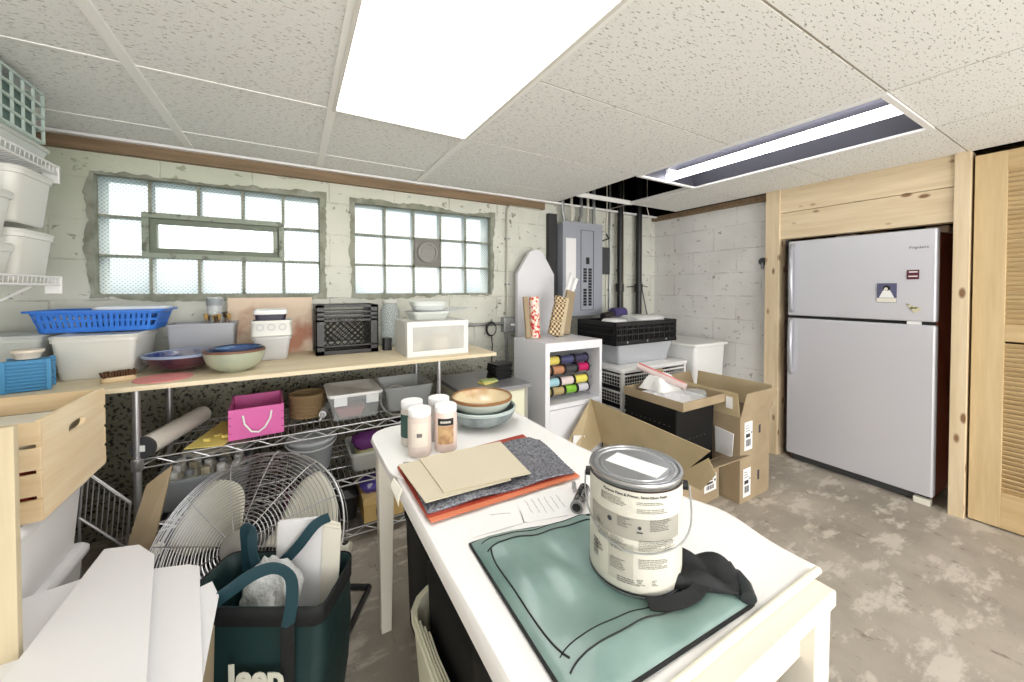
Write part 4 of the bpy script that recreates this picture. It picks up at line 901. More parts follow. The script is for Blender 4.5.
# wire drawer unit
t = thing('wire_drawer_unit', 'white wire basket drawer unit with flat top right of the spool cabinet', 'drawers', (2.40, 2.16, 0)); W_, D_ = .70, .46
MB().loft([rloop(W_+.04, D_+.04, .03, .668), rloop(W_+.05, D_+.05, .03, .674), rloop(W_+.05, D_+.05, .03, .694), rloop(W_+.03, D_+.03, .03, .70)]).build('top', whitep, t, smooth=True)
for sx in (-1, 1):
    for sy in (-1, 1): MB().box(sx*W_/2-.011, sx*W_/2+.011, sy*D_/2-.011, sy*D_/2+.011, 0, .667).build('post', white, t)
for k in range(5):
    z = .655-.125*k; 
    mb = MB(); 
    for sy in (-1, 1): mb.box(-W_/2, W_/2, sy*D_/2-.006, sy*D_/2+.006, z-.018, z-.006)
    for sx in (-1, 1): mb.box(sx*W_/2-.006, sx*W_/2+.006, -D_/2, D_/2, z-.018, z-.006)
    mb.build('runner', white, t)
    mb = MB(); w2, d2 = W_/2-.02, D_/2-.02
    for q in range(4):
        zz = z-.022-.026*q
        for sy in (-1, 1): mb.tube([(-w2, sy*d2, zz), (w2, sy*d2, zz)], .0025, 4)
        for sx in (-1, 1): mb.tube([(sx*w2, -d2, zz), (sx*w2, d2, zz)], .0025, 4)
    for q in range(27):
        x = -w2+2*w2*q/26
        for sy in (-1, 1): mb.tube([(x, sy*d2, z-.022), (x, sy*d2, z-.10)], .0022, 4)
    for q in range(17):
        y = -d2+2*d2*q/16
        for sx in (-1, 1): mb.tube([(sx*w2, y, z-.022), (sx*w2, y, z-.10)], .0022, 4)
    mb.build('wire_basket', white, t)
    tag(MB().loft([rloop(W_-.10, D_-.10, .03, 0), rloop(W_-.08, D_-.08, .03, .06), rloop(W_-.14, D_-.14, .03, .07)]).build('drawer_contents', [M('dark contents', (52, 50, 52), .8), M('grey contents', (84, 84, 88), .8)][k % 2], loc=(2.40, 2.16, z-.095), smooth=True),
        'dark folded stuff inside the %s wire drawer' % ('top', 'second', 'middle', 'fourth', 'lowest')[k], 'cloth')
bin_thing('storage_bin', 'wide clear bin between the wire drawers and the black folding crate', 'bin', (2.40, 2.20, .7005), .62, .38, .155, M('grey-clear plastic', (214, 218, 222), .15, alpha=.5), taper=.9, lid=None)
for k, (x, w_) in enumerate(((2.30, .16), (2.52, .18))): tag(MB().loft([rloop(w_, .2, .04, 0), rloop(w_+.02, .22, .05, .05), rloop(w_-.05, .12, .04, .085)]).build('white_bag', foam, loc=(x, 2.17, .711), smooth=True, rz=.3*k), 'crumpled white bag in the wide clear bin, on its %s side' % ('left', 'right')[k], 'bag')
t = thing('folding_crate', 'black folding crate with pierced sides on the wide clear bin', 'crate', (2.385, 2.20, .856)); W_, D_, H_ = .70, .42, .175
mb = MB()
mb.box(-W_/2, W_/2, -D_/2, D_/2, 0, .008)
for s_ in (-1, 1):
    for z0, z1 in ((0, .03), (.072, .082), (.115, .125), (H_-.03, H_)):
        mb.box(-W_/2, W_/2, s_*(D_/2-.006)-.006, s_*(D_/2-.006)+.006, z0, z1); mb.box(s_*(W_/2-.006)-.006, s_*(W_/2-.006)+.006, -D_/2, D_/2, z0, z1)
    n = 34
    for k in range(n+1):
        x = -W_/2+.006+(W_-.012)*k/n; w3 = .006 if k % 3 else .014; mb.box(x-w3/2, x+w3/2, s_*(D_/2-.006)-.004, s_*(D_/2-.006)+.004, .01, H_-.01)
    for k in range(21):
        y = -D_/2+.006+(D_-.012)*k/20; mb.box(s_*(W_/2-.006)-.004, s_*(W_/2-.006)+.004, y-.004, y+.004, .01, H_-.01)
mb.build('body', M('crate black', (16, 16, 17), .5), t)
MB().box(-W_/2+.014, W_/2-.014, -D_/2+.014, D_/2-.014, .009, H_-.035).build('lining', M('black cloth lining', (24, 24, 26), .8), t)
for x in (-.22, .0, .22): MB().tube([(x, -D_/2-.002, .02), (x, -D_/2+.001, .02)], .008, 12).build('clip', greyp, t, smooth=True)
CT = .856+.1405
tag(MB().loft([rloop(.17, .17, .08, 0), rloop(.19, .19, .09, .008), rloop(.19, .19, .09, .036), rloop(.16, .16, .07, .048)]).build('round_lid_tub', whitep, loc=(2.16, 2.12, CT), smooth=True), 'round white lidded tub on the left of the black folding crate', 'tub')
tag(MB().loft([rloop(.28, .26, .05, 0), rloop(.30, .28, .06, .02), rloop(.30, .28, .06, .045), rloop(.26, .24, .05, .06)]).build('flat_lid', whitep, loc=(2.55, 2.19, CT), smooth=True, rz=.1), 'wide flat white lid lying on the right of the black folding crate', 'tub')  # a flat white lid
tag(MB().loft([rloop(.10, .2, .03, 0), rloop(.11, .22, .03, .045), rloop(.09, .18, .03, .055)]).build('clear_packet', clear, loc=(2.325, 2.18, CT), smooth=True), 'crinkled clear packet between the round tub and wide lid', 'packet')
t = thing('purple_sander', 'purple and black hand tool lying behind the white tub and lid', 'tool', (2.42, 2.36, CT))
MB().tube([(-.04, 0, .075), (.10, 0, .075)], .045, 18).build('body', M('purple plastic', (72, 62, 112), .4), t, smooth=True)
MB().tube([(-.15, 0, .045), (-.041, 0, .06)], .034, 16).build('head', M('dark tool', (48, 44, 44), .5), t, smooth=True); MB().box(-.10, .10, -.03, .03, 0, .02).build('foot', black, t)
# tall white hamper near the corner
t = thing('white_hamper', 'tall white rectangular bin with flat lid standing in the corner', 'bin', (3.02, 2.12, 0)); W_, D_ = .44, .52
MB().loft([rloop(W_*.84, D_*.84, .03, 0), rloop(W_*.97, D_*.97, .03, .80), rloop(W_*.9, D_*.9, .03, .80)]).build('body', M('white bin', (232, 232, 230), .4), t, smooth=True)
MB().loft([rloop(W_, D_, .02, .801), rloop(W_+.02, D_+.02, .02, .806), rloop(W_+.02, D_+.02, .02, .826), rloop(W_-.02, D_-.02, .02, .832), rloop(W_-.06, D_-.06, .02, .829)]).build('lid', M('white bin lid', (236, 236, 232), .4), t, smooth=True)

# ================================================================== CARDBOARD BOXES
def carton(name, label, loc, W, D, H, m_=card, flaps=None, rz=0, open_=False):
    t = thing(name, label, 'box', loc, rz); th = .004; mb = MB()
    mb.box(-W/2, W/2, -D/2, -D/2+th, 0, H); mb.box(-W/2, W/2, D/2-th, D/2, 0, H); mb.box(-W/2, -W/2+th, -D/2+th, D/2-th, 0, H); mb.box(W/2-th, W/2, -D/2+th, D/2-th, 0, H); mb.box(-W/2+th, W/2-th, -D/2+th, D/2-th, 0, th)
    if not open_: mb.box(-W/2+th, W/2-th, -D/2+th, D/2-th, H-th, H)
    mb.build('body', m_, t)
    return t
def sticker(parent, x0, x1, z0, z1, y, lines=True):
    s_ = MB().box(x0, x1, y-.001, y, z0, z1).build('sticker', paper, parent)
    mb = MB(); w_ = x1-x0; h_ = z1-z0
    for k in range(3): mb.box(x0+.12*w_, x0+(.5+.12*k)*w_, y-.0016, y-.0011, z1-h_*(.12+.09*k)-.0035, z1-h_*(.12+.09*k))
    mb.build('print_lines', ink, s_); mb = MB()
    for k in range(9): mb.box(x0+w_*(.15+.07*k), x0+w_*(.15+.07*k)+w_*(.02+.02*(k*7 % 3)), y-.0016, y-.0011, z0+h_*.14, z0+h_*.38)
    mb.build('bar_code', ink, s_); MB().box(x0+.15*w_, x0+.7*w_, y-.0016, y-.0011, z0+h_*.45, z0+h_*.58).build('print_block', ink, s_)
    MB().tube([(x1-.12*w_, y-.0016, z0+h_*.6), (x1-.12*w_, y-.0011, z0+h_*.6)], w_*.07, 10).build('print_dot', ink, s_)
bx, by, bw_, bd_ = 2.435, 1.47, .33, .50
t = carton('cardboard_box', 'closed brown cardboard box on the floor at the bottom of the stack', (bx, by, 0), bw_, bd_, .258); sticker(t, -.13, -.05, .03, .20, -bd_/2-.0005)
MB().box(.03, .05, -bd_/2-.0012, -bd_/2-.0002, .10, .16).build('print_mark', ink, t)
t = carton('cardboard_box', 'open cardboard box with raised flaps on top of the stack', (bx, by, .2585), bw_, bd_, .258, open_=True); sticker(t, -.12, -.035, .05, .22, -bd_/2-.0005)
MB().box(.04, .06, -bd_/2-.0012, -bd_/2-.0002, .13, .18).build('print_mark', ink, t)
H_ = .2585
MB().plate([(-bw_/2, -bd_/2, H_), (bw_/2, -bd_/2, H_), (bw_/2+.012, -bd_/2-.035, H_+.15), (-bw_/2+.012, -bd_/2-.025, H_+.145)], .004).build('flap', card, t)
fl = MB().plate([(-bw_/2, bd_/2, H_), (-bw_/2, -bd_/2, H_), (-bw_/2-.02, -bd_/2+.006, H_+.145), (-bw_/2-.03, bd_/2, H_+.15)], .004).build('flap', cardl, t)
MB().plate([(bw_/2, -bd_/2, H_), (bw_/2, bd_/2, H_), (bw_/2+.02, bd_/2, H_+.15), (bw_/2+.025, -bd_/2-.002, H_+.15)], .004).build('flap', cardl, t)
MB().plate([(bw_/2, bd_/2, H_), (-bw_/2, bd_/2, H_), (-bw_/2, bd_/2+.05, H_+.14), (bw_/2, bd_/2+.05, H_+.14)], .004).build('flap', card, t)
MB().box(-.0235, -.0225, -.245, -.205, H_+.045, H_+.115).build('white_sticker', paper, t, loc=(-bw_/2+.002, .03, 0))
tag(MB().plate([(2.255, 1.26, .27), (2.255, 1.36, .27), (2.245, 1.36, .43), (2.235, 1.24, .42)], .006).build('foam_sheet', foam), 'bent white foam sheet tucked between the box stack and the open carton', 'sheet')
# long open carton in front
fx, fy, fw, fd, fh = 2.025, 1.60, .44, .54, .25
t = carton('long_carton', 'long open cardboard carton with a big flap leaning toward the table', (fx, fy, 0), fw, fd, fh, open_=True); sticker(t, .07, .19, .06, .16, -fd/2-.0005)
L0 = lambda x, y, z: (x-fx, y-fy, z)
fl = MB().plate([L0(1.802, 1.88, .245), L0(1.802, 1.30, .245), L0(1.72, 1.06, .50), L0(1.72, 1.50, .522), L0(1.72, 1.90, .54), L0(1.60, 2.0-.10, .30)][0:5], .005).build('long_flap', cardl, t)
MB().plate([L0(1.802, 1.88, .245), L0(1.72, 1.90, .54), L0(1.50, 1.86, .32), L0(1.52, 1.80, .20)], .005).build('side_flap', cardl, t)
MB().plate([L0(1.802, 1.325, .247), L0(2.245, 1.325, .247), L0(2.235, 1.14, .335), L0(1.85, 1.12, .36)], .004).build('end_flap', card, t)
MB().plate([L0(1.802, 1.32, .245), L0(1.85, 1.19, .215), L0(1.80, 1.08, .36), L0(1.735, 1.08, .455)], .004).build('corner_flap', cardl, t)
MB().plate([L0(1.505, 1.828, .24), L0(1.60, 1.838, .22), L0(1.62, 1.842, .33), L0(1.525, 1.838, .35)], -.007).build('white_sticker', paper, t)
# black crate with cardboard tray in it
t = thing('black_crate', 'black plastic crate standing in the long carton under a cardboard tray', 'crate', (2.035, 1.535, .005)); W_, D_, H_ = .36, .38, .59
mb = MB(); bin_loft(mb, W_, D_, H_, .96, .006, .01, 0); mb.build('body', M('deep black', (13, 13, 14), .6, spec=.3), t)
for k in range(9): MB().box(-W_/2-.0015, -W_/2+.001, -.15+.034*k, -.138+.034*k, .48, .485).build('slot', darkg, t)
for k in range(6): MB().box(-.10+.035*k, -.088+.035*k, -D_/2-.0015, -D_/2+.001, .40, .405).build('slot', darkg, t)
kind_tray = thing('cardboard_tray', 'shallow cardboard tray holding crumpled white plastic on the black crate', 'tray', (2.05, 1.515, .596)); W_, D_, H_ = .40, .43, .05; mb = MB(); th = .005
mb.box(-W_/2, W_/2, -D_/2, -D_/2+th, 0, H_); mb.box(-W_/2, W_/2, D_/2-th, D_/2, 0, H_); mb.box(-W_/2, -W_/2+th, -D_/2+th, D_/2-th, 0, H_); mb.box(W_/2-th, W_/2, -D_/2+th, D_/2-th, 0, H_); mb.box(-W_/2+th, W_/2-th, -D_/2+th, D_/2-th, 0, th)
mb.build('body', card, kind_tray)
MB().plate([(W_/2-.14, D_/2-.01, .045), (W_/2, D_/2-.01, .045), (W_/2, D_/2+.02, .12), (W_/2-.12, D_/2+.02, .12)], .004).build('tray_flap', card, kind_tray)
def crumple(W_, D_, H_, seed, nx=22, ny=18):
    r_ = random.Random(seed); ph = [(r_.uniform(8, 30), r_.uniform(8, 30), r_.uniform(0, 6), r_.uniform(.2, 1)) for _ in range(7)]
    def fn(u, v):
        x, y = (u-.5)*W_, (v-.5)*D_; e_ = max(0, 1-(2*u-1)**4)*max(0, 1-(2*v-1)**4)
        h = sum(a*abs(math.sin(p*x*3+q*y*3+s_)) for p, q, s_, a in ph)/3.2
        return (x*(1+.06*math.sin(9*v)), y*(1+.06*math.sin(8*u+2)), H_*e_*(.35+.65*h))
    return MB().grid(nx, ny, fn)
tag(crumple(.34, .36, .035, 4).build('plastic_wrap', foam, loc=(2.04, 1.515, .602), solid=.001), 'crumpled white plastic wrap filling the cardboard tray', 'wrap')
tag(crumple(.19, .18, .10, 9).build('plastic_wrap', paper, loc=(2.04, 1.60, .635), solid=.001), 'white plastic wrap lump standing up in the middle of the tray', 'wrap')
t = thing('packing_tube', 'clear pink-striped plastic packet sloping across the cardboard tray', 'packet', (2.03, 1.53, .65))
MB().tube([(-.06, .19, .115), (.03, -.10, .03)], .020, 12).build('sleeve', M('pinkish film', (232, 212, 208), .25, alpha=.8), t, smooth=True)
MB().tube([(-.061, .18, .138), (.028, -.095, .052)], .004, 6).build('stripe', M('pink stripe', (226, 120, 120), .5), t); MB().lathe([(.06, -.005), (.065, .0), (.06, .012), (.02, .018)], 20, (.06, -.14)).build('round_end', clear, t, smooth=True)

# ================================================================== FRIDGE
t = thing('refrigerator', 'stainless top-freezer refrigerator with brown sides in the pine alcove', 'refrigerator', (3.24, 1.01, 0)); y0, y1 = -.375, .375
MB().box(.03, .70, y0+.008, y1-.008, .03, 1.615).build('cabinet', copper, t, bevel=.006)
ud = MB().box(-.04, .025, y0, y1, 1.083, 1.63).build('freezer_door', stain, t, bevel=.008)
ld = MB().box(-.04, .025, y0, y1, .055, 1.063).build('fridge_door', stain, t, bevel=.008)
MB().box(-.02, .03, y0+.01, y1-.01, 1.0635, 1.0825).build('door_gap', black, t)
MB().box(-.03, .01, y0+.06, y0+.12, 1.064, 1.082).build('hinge', whitep, t)
MB().box(.0, .03, y0+.02, y1-.02, .005, .05).build('kick_plate', darkg, t); MB().box(-.03, .01, y0+.01, y0+.08, .0, .035).build('foot', offw, t)
hm = M('grey handle', (176, 178, 184), .3, .4)
for z0, z1, p in ((1.12, 1.60, ud), (.66, 1.05, ld)):
    MB().tube([(-.04, .345, z0), (-.068, .345, z0+.02), (-.075, .345, (z0+z1)/2), (-.068, .345, z1-.02), (-.04, .345, z1)], .015, 10).build('handle', hm, p, smooth=True)
text_mesh('Frigidaire', .022, lambda x, y, z: (-.0405-z, -.303-x, 1.523+y), 'name_plate', greyink, ud)
t = thing('photo_magnet', 'square photo magnet of a dark-haired figure in white on the freezer door', 'magnet', (3.1985, .843, 1.252))
MB().box(-.004, 0, -.045, .045, -.06, .06).build('card', M('grey blue photo', (92, 92, 122), .4), t)
MB().prism([(-.035, -.03), (.035, -.03), (.018, .012), (0, .03), (-.018, .012)], 0, .001).build('figure_body', paper, t, rx=PI/2, loc=(-.0042, 0, 0), rz=-PI/2)
MB().prism([(-.045, -.058), (.045, -.058), (.045, -.032), (-.045, -.032)], 0, .0008).build('caption_strip', offw, t, rx=PI/2, loc=(-.0042, 0, 0), rz=-PI/2)
MB().prism([(.017*math.cos(a*PI/8), .030+.017*math.sin(a*PI/8)) for a in range(16)], 0, .0014).build('figure_hair', black, t, rx=PI/2, loc=(-.0042, 0, 0), rz=-PI/2)
MB().prism([(.009*math.cos(a*PI/8)-.003, .024+.010*math.sin(a*PI/8)) for a in range(16)], 0, .0018).build('figure_face', offw, t, rx=PI/2, loc=(-.0042, 0, 0), rz=-PI/2)
t = thing('maroon_magnet', 'small maroon magnet with two pale text lines on the freezer door', 'magnet', (3.1985, .73, 1.362))
MB().box(-.004, 0, -.026, .026, -.028, .028).build('plate', M('maroon', (84, 22, 52), .4), t)
MB().box(-.005, -.0041, -.020, .016, .012, .020).build('text_line', offw, t); MB().box(-.005, -.0041, -.020, .018, -.014, -.006).build('text_line', offw, t)
t = thing('bow_magnet', 'green and cream triangular magnet low on the freezer door', 'magnet', (3.1985, .725, 1.16))
MB().prism([(-.035, .03), (.035, .0), (.005, -.03)], 0, .004).build('plate', M('olive green', (96, 104, 62), .5, noise=(50, (214, 206, 176), .45, .52)), t, rx=PI/2, rz=-PI/2)
for k, (y, m_, lb, W_) in enumerate(((1.26, M('copper tin', (206, 150, 120), .3, .3), 'small copper tin at the left on top of the refrigerator', .10), (1.10, M('pale foil', (228, 206, 190), .4), 'pale foil packet on top of the refrigerator', .12), (.95, brown, 'brown packet on top of the refrigerator', .12), (.80, M('dusty rose tin', (190, 130, 110), .4), 'dusty rose box on top of the refrigerator', .12), (.67, M('cream tin', (226, 200, 176), .4), 'cream box at the right end on top of the refrigerator', .10))):
    tag(MB().loft([rloop(.14, W_, .01, 0), rloop(.14, W_, .01, .03+.006*(k % 3)), rloop(.12, W_-.02, .01, .036+.006*(k % 3))]).build('small_tin', m_, loc=(3.42, y, 1.6155), smooth=True), lb, 'tin')

# ================================================================== WORK TABLE AND WHAT LIES ON IT
tw = M('warm white table', (230, 224, 210), .4)
t = thing('work_table', 'cream white work table with tapered legs in the middle of the room', 'table', (.547, .875, 0)); hx, hy = .293, .595
MB().box(-hx, hx, -hy, hy, .700, .730).build('tabletop', tw, t, bevel=.004)
for x0, x1, y0, y1 in ((-hx+.03, hx-.03, -hy+.03, -hy+.05), (-hx+.03, hx-.03, hy-.05, hy-.03), (-hx+.03, -hx+.05, -hy+.05, hy-.05), (hx-.05, hx-.03, -hy+.05, hy-.05)):
    MB().box(x0, x1, y0, y1, .615, .6995).build('apron', tw, t)
for sx in (-1, 1):
    for sy in (-1, 1):
        cx, cy = sx*(hx-.035), sy*(hy-.035)
        MB().loft([rloop(.036, .036, .003, 0, c=(cx, cy)), rloop(.056, .056, .004, .56, c=(cx, cy)), rloop(.058, .058, .004, .6995, c=(cx, cy))]).build('leg', tw, t, smooth=True)
TZ = .7305
# white sheet covering the table
def sheet_fn(u, v):
    y = .325+v*1.13; e1 = .872+.030*math.exp(-((y-.50)/.11)**2)-.022*math.exp(-((y-.73)/.09)**2)+.006*math.sin(y*26)
    if y > .85: e1 = .842+.02*math.exp(-((y-.85)/.1)**2)
    x = .243+u*(e1-.243); z = TZ+.0012
    if x > .845: z += -.0010*math.sin((x-.845)*40)-.10*(x-.845)**1.2
    z += .0012*math.sin(x*23+y*9)**2 if .3 < x < .8 else 0
    if x < .2535: z -= 2.2*(.2535-x)
    return (x, y, max(z, .70))
o = MB().grid(60, 80, sheet_fn).build('table_sheet', M('white table paper', (243, 241, 239), .6), solid=.0016, smooth=True)
tag(o, 'large white paper sheet covering the work table, wavy at the right edge', 'sheet')
tag(MB().tube([(.29, .318, TZ+.006), (.55, .319, TZ+.006), (.86, .316, TZ+.006)], .0065, 12).build('paper_roll', M('rolled sheet edge', (238, 232, 214), .6), smooth=True), 'tight white paper roll along the near edge of the table sheet', 'roll')
# white round-cornered mat at the far end
pts = [(p[0], p[1]) for p in rloop(.585, .46, .10, 0, n=8, c=(.530, 1.262))]
tag(MB().prism(pts, TZ+.0045, TZ+.0085).build('round_corner_mat', M('white cutting mat', (244, 243, 240), .35), bevel=.001), 'white mat with rounded corners under the jars and bowls', 'mat')
MT = TZ+.0088
# folded paper corner drooping at left
tag(MB().grid(6, 10, lambda u, v: (.250-.014*math.sin(u*PI/2)-.004*v, 1.02+.08*v-.02*u, .7300-.034*u*(1-.5*v))).build('paper_corner', M('cream fold', (240, 236, 222), .6), solid=.001, smooth=True), 'cream paper corner drooping over the left table edge below the mat', 'paper')
# jars
def jar(label, x, y, rz, body, lab, labh, group='white capped jars on the table'):
    j = thing('craft_jar', label, 'jar', (x, y, MT), rz, group)
    MB().lathe([(.034, 0), (.037, .003), (.0375, .118), (.034, .127)], 32).build('body', body, j, smooth=True)
    n = 64; rib = lambda r, z: [((r+.0006*(q % 2))*math.cos(2*PI*q/n), (r+.0006*(q % 2))*math.sin(2*PI*q/n), z) for q in range(n)]
    MB().loft([rib(.0355, .1272), rib(.0365, .129), rib(.0365, .147), rib(.0345, .1495)]).build('cap', jarw, j, smooth=True)
    if lab:
        a0, a1 = -PI/2-.72, -PI/2+.72; arc = lambda z, r=.0379, b0=a0, b1=a1: [(r*math.cos(b0+(b1-b0)*k/14), r*math.sin(b0+(b1-b0)*k/14), z) for k in range(15)]
        for nm, m_, z0, z1, r in lab:
            v0 = arc(z0, r); v1 = arc(z1, r); MB().add(v0+v1, [(k, k+1, 16+k, 15+k) for k in range(14)]).build(nm, m_, j)
    return j
wrap_ = lambda r: (lambda x, y, z: None)
jb = M('milky jar', (214, 206, 198), .3, alpha=.9)
camrz = lambda x, y: math.atan2(y, x)-PI/2
rz1 = camrz(.350, 1.195)
tan_lab = M('tan jar label', (196, 164, 120), .6, noise=(40, (170, 130, 92), .45, .6))
j1 = jar('front left jar of pale powder with barcode on a cream label', .350, 1.195, rz1, dust, [('label', M('cream label', (224, 214, 200), .6), .035, .108, .0379)], 0)
mb = MB()
for k in range(9): a = -PI/2-.22+.05*k; mb.box(.0384*math.cos(a)-.0004*(1+k % 2), .0384*math.cos(a)+.0004*(1+k % 2), .0384*math.sin(a)-.0003, .0384*math.sin(a), .066, .078)
tag(mb.build('bar_code', ink, j1))
j2 = jar('front right jar with black band over a tan label', .437, 1.19, camrz(.437, 1.19), M('pinkish powder jar', (222, 202, 192), .35), [('tan_label', tan_lab, .028, .088, .0379), ('black_band', black, .089, .112, .0380)], 0)
mb = MB()
for k in range(9): a = -PI/2-.42+.1*k; mb.box(.0384*math.cos(a)-.0012, .0384*math.cos(a)+.0012, .0384*math.sin(a)-.0003, .0384*math.sin(a), .097, .103+.001*(k % 2))
mb.build('band_print', offw, j2)
jar('back left jar with dark green label behind the barcode jar', .352, 1.292, camrz(.352, 1.292)-.8, jb, [('green_label', M('dark green label', (52, 84, 76), .6), .03, .108, .0379)], 0)
jar('back right jar half hidden behind the black banded jar', .446, 1.285, camrz(.446, 1.285), jb, [], 0)
# the two bowls
g_out = M('pale green glaze', (186, 196, 186), .25, coat=.4); g_cream = M('cream glaze', (232, 214, 176), .2, noise=(7, (196, 152, 104), .56, .72), coat=.6)
g_grey = M('grey green glaze', (142, 154, 154), .25, noise=(10, (108, 120, 122), .45, .6), coat=.4)
bowl('pottery_bowl', 'lower grey-green bowl of the two stacked on the table', (.645, 1.34, MT), .132, .072, .05, g_grey, g_grey, M('pale grey rim', (176, 190, 186), .3))
bowl('pottery_bowl', 'upper cream bowl with brown rim stacked on the grey-green bowl', (.645, 1.345, MT+.040), .120, .070, .045, g_out, g_cream, M('amber rim', (138, 98, 60), .3))
# orange folder, bubble wrap, grey boards
def flat(name, label, cat, pts, z, th, m_): return tag(MB().prism(pts, z, z+th).build(name, m_), label, cat)
flat('orange_folder', 'orange folder at the bottom of the pile on the table', 'folder', [(.266, .822), (.698, .815), (.718, 1.03), (.700, 1.10), (.263, 1.12)], MT+.0005, .003, orange)
flat('red_folder', 'red folder edge showing under the bubble wrap', 'folder', [(.262, .838), (.690, .832), (.716, 1.15), (.262, 1.125)], MT+.004, .003, M('red folder', (160, 56, 40), .55))
bub = M('bubble wrap', (150, 152, 160), .22, .25, alpha=.92, noise=(150, (92, 94, 104), .40, .62))
mb = MB()
def bfn(u, v):
    a = (.266+.012*v, .848+.275*v); b_ = (.690+.045*v-.03*max(0, v-.85)*6, .828+.27*v); x = a[0]+(b_[0]-a[0])*u; y = a[1]+(b_[1]-a[1])*u
    return (x, y, MT+.0145+.0018*math.sin(x*420)*math.sin(y*420)+.003*math.sin(x*31+y*17))
mb.grid(110, 66, bfn); o = mb.build('bubble_wrap', bub, smooth=True); md = o.modifiers.new('solid', 'SOLIDIFY'); md.thickness = .006; md.offset = -1
tag(o, 'silvery bubble wrap packet under the grey-beige boards', 'wrap')
flat('backing_board', 'lower grey-beige board with only its left strip showing', 'board', [(.259, 1.10), (.269, .872), (.50, .862), (.53, 1.10)], MT+.0205, .003, greyb)
o = flat('backing_board', 'upper grey-beige board on top of the pile on the table', 'board', [(.321, 1.102), (.590, 1.090), (.560, .858), (.320, .888)], MT+.0245, .003, greyb)
# notes with handwriting
def handwriting(parent, x0, y0, dirn, n, ln, gap, seed, z):
    r_ = random.Random(seed); dx, dy = dirn; px_, py_ = dy, -dx
    for k in range(n):
        mb = MB(); L_ = ln*r_.uniform(.6, 1); q = 0; pts = []
        bx_, by_ = x0+px_*gap*k, y0+py_*gap*k
        while q < L_: pts.append((bx_+dx*q+px_*r_.uniform(-.0018, .0018), by_+dy*q+py_*r_.uniform(-.0018, .0018), z)); q += .0025
        mb.tube(pts, .00035, 4); mb.build('writing_line', ink, parent)
n1 = tag(MB().prism([(.452, .722), (.56, .695), (.628, .775), (.612, .812), (.487, .812)], TZ+.004, TZ+.0048).build('note_sheet', paper), 'white note with lines of handwriting between the orange folder and the teal bag', 'note')
handwriting(n1, .505, .800, (-.25, -.97), 6, .070, -.017, 5, TZ+.0051)
n2 = tag(MB().prism([(.33, .735), (.455, .722), (.485, .808), (.345, .812)], TZ+.004, TZ+.0048).build('note_sheet', paper), 'blank-looking white note left of the handwritten one', 'note')
handwriting(n2, .40, .788, (.9, -.35), 1, .075, .017, 8, TZ+.0051)
# flashlight
t = thing('flashlight', 'small chrome flashlight lying behind the paint can', 'flashlight', (.600, .705, TZ+.018))
dv = Vector((.06, .045, 0)).normalized()
MB().tube([-dv*.016, dv*.0, dv*.004, dv*.07], .0145, 20).build('barrel', M('knurled chrome', (150, 150, 152), .25, 1, noise=(90, (60, 60, 62), .5, .55)), t, smooth=True)
MB().tube([-dv*.0165, -dv*.0235], .0155, 20).build('head_ring', galv, t, smooth=True); MB().tube([-dv*.0236, -dv*.0245], .010, 20).build('lens', black, t, smooth=True)
MB().box(-.004, .004, -.012, .012, .0146, .018).build('switch', black, t, loc=(.02, .015, 0), rz=-.9)
tag(MB().tube([(0, 0, 0), (.022, .03, 0)], .006, 10).build('chrome_clip', chrome, loc=(.638, .765, TZ+.010), smooth=True), 'short chrome pin beside the flashlight', 'pin')

# teal bag
A, B_, C_, D_ = Vector((.315, .715)), Vector((.600, .668)), Vector((.668, .335)), Vector((.302, .352))
CAN = Vector((.56, .495))
def bag_xy(u, v):
    p = (A*(1-u)+B_*u)*(1-v)+(D_*(1-u)+C_*u)*v
    p = p+Vector((.0, .006*math.sin(u*PI*2))) if v < .05 else p
    return p
def bag_z(u, v):
    e_ = min(1, 7*u)*min(1, 7*(1-u))*min(1, 8*v)*min(1, 8*(1-v)); e_ = e_**.5
    p = bag_xy(u, v); d = (p-CAN).length; can_w = 1/(1+math.exp((d-.115)/.012))
    puff = .020*e_+.006*e_*(math.sin(9*u+5*v)+.6*math.sin(17*v-6*u+1)+.5*math.sin(23*u+11*v))*.55
    puff += .010*math.exp(-((u-.33)/.07)**2-((v-.42)/.13)**2)-.006*math.exp(-((u-.42)/.05)**2-((v-.40)/.12)**2)
    puff = puff*(1-can_w)+.006*can_w
    return TZ+.0075+max(.001, puff)
o = thing('teal_tote_bag', 'folded teal tote bag lying flat on the table under the paint can', 'bag', (.48, .52, TZ+.003)); off = Vector((.48, .52, TZ+.003))
def bag_p(u, v, dz=0):
    p = bag_xy(u, v); return (p.x-off.x, p.y-off.y, bag_z(u, v)+dz-off.z)
mb = MB(); nx, ny = 70, 80; g0 = [bag_p(i/nx, j/ny) for j in range(ny+1) for i in range(nx+1)]
mb.grid(nx, ny, lambda u, v: bag_p(u, v)); top = mb.build('cloth', teal, o, smooth=True)
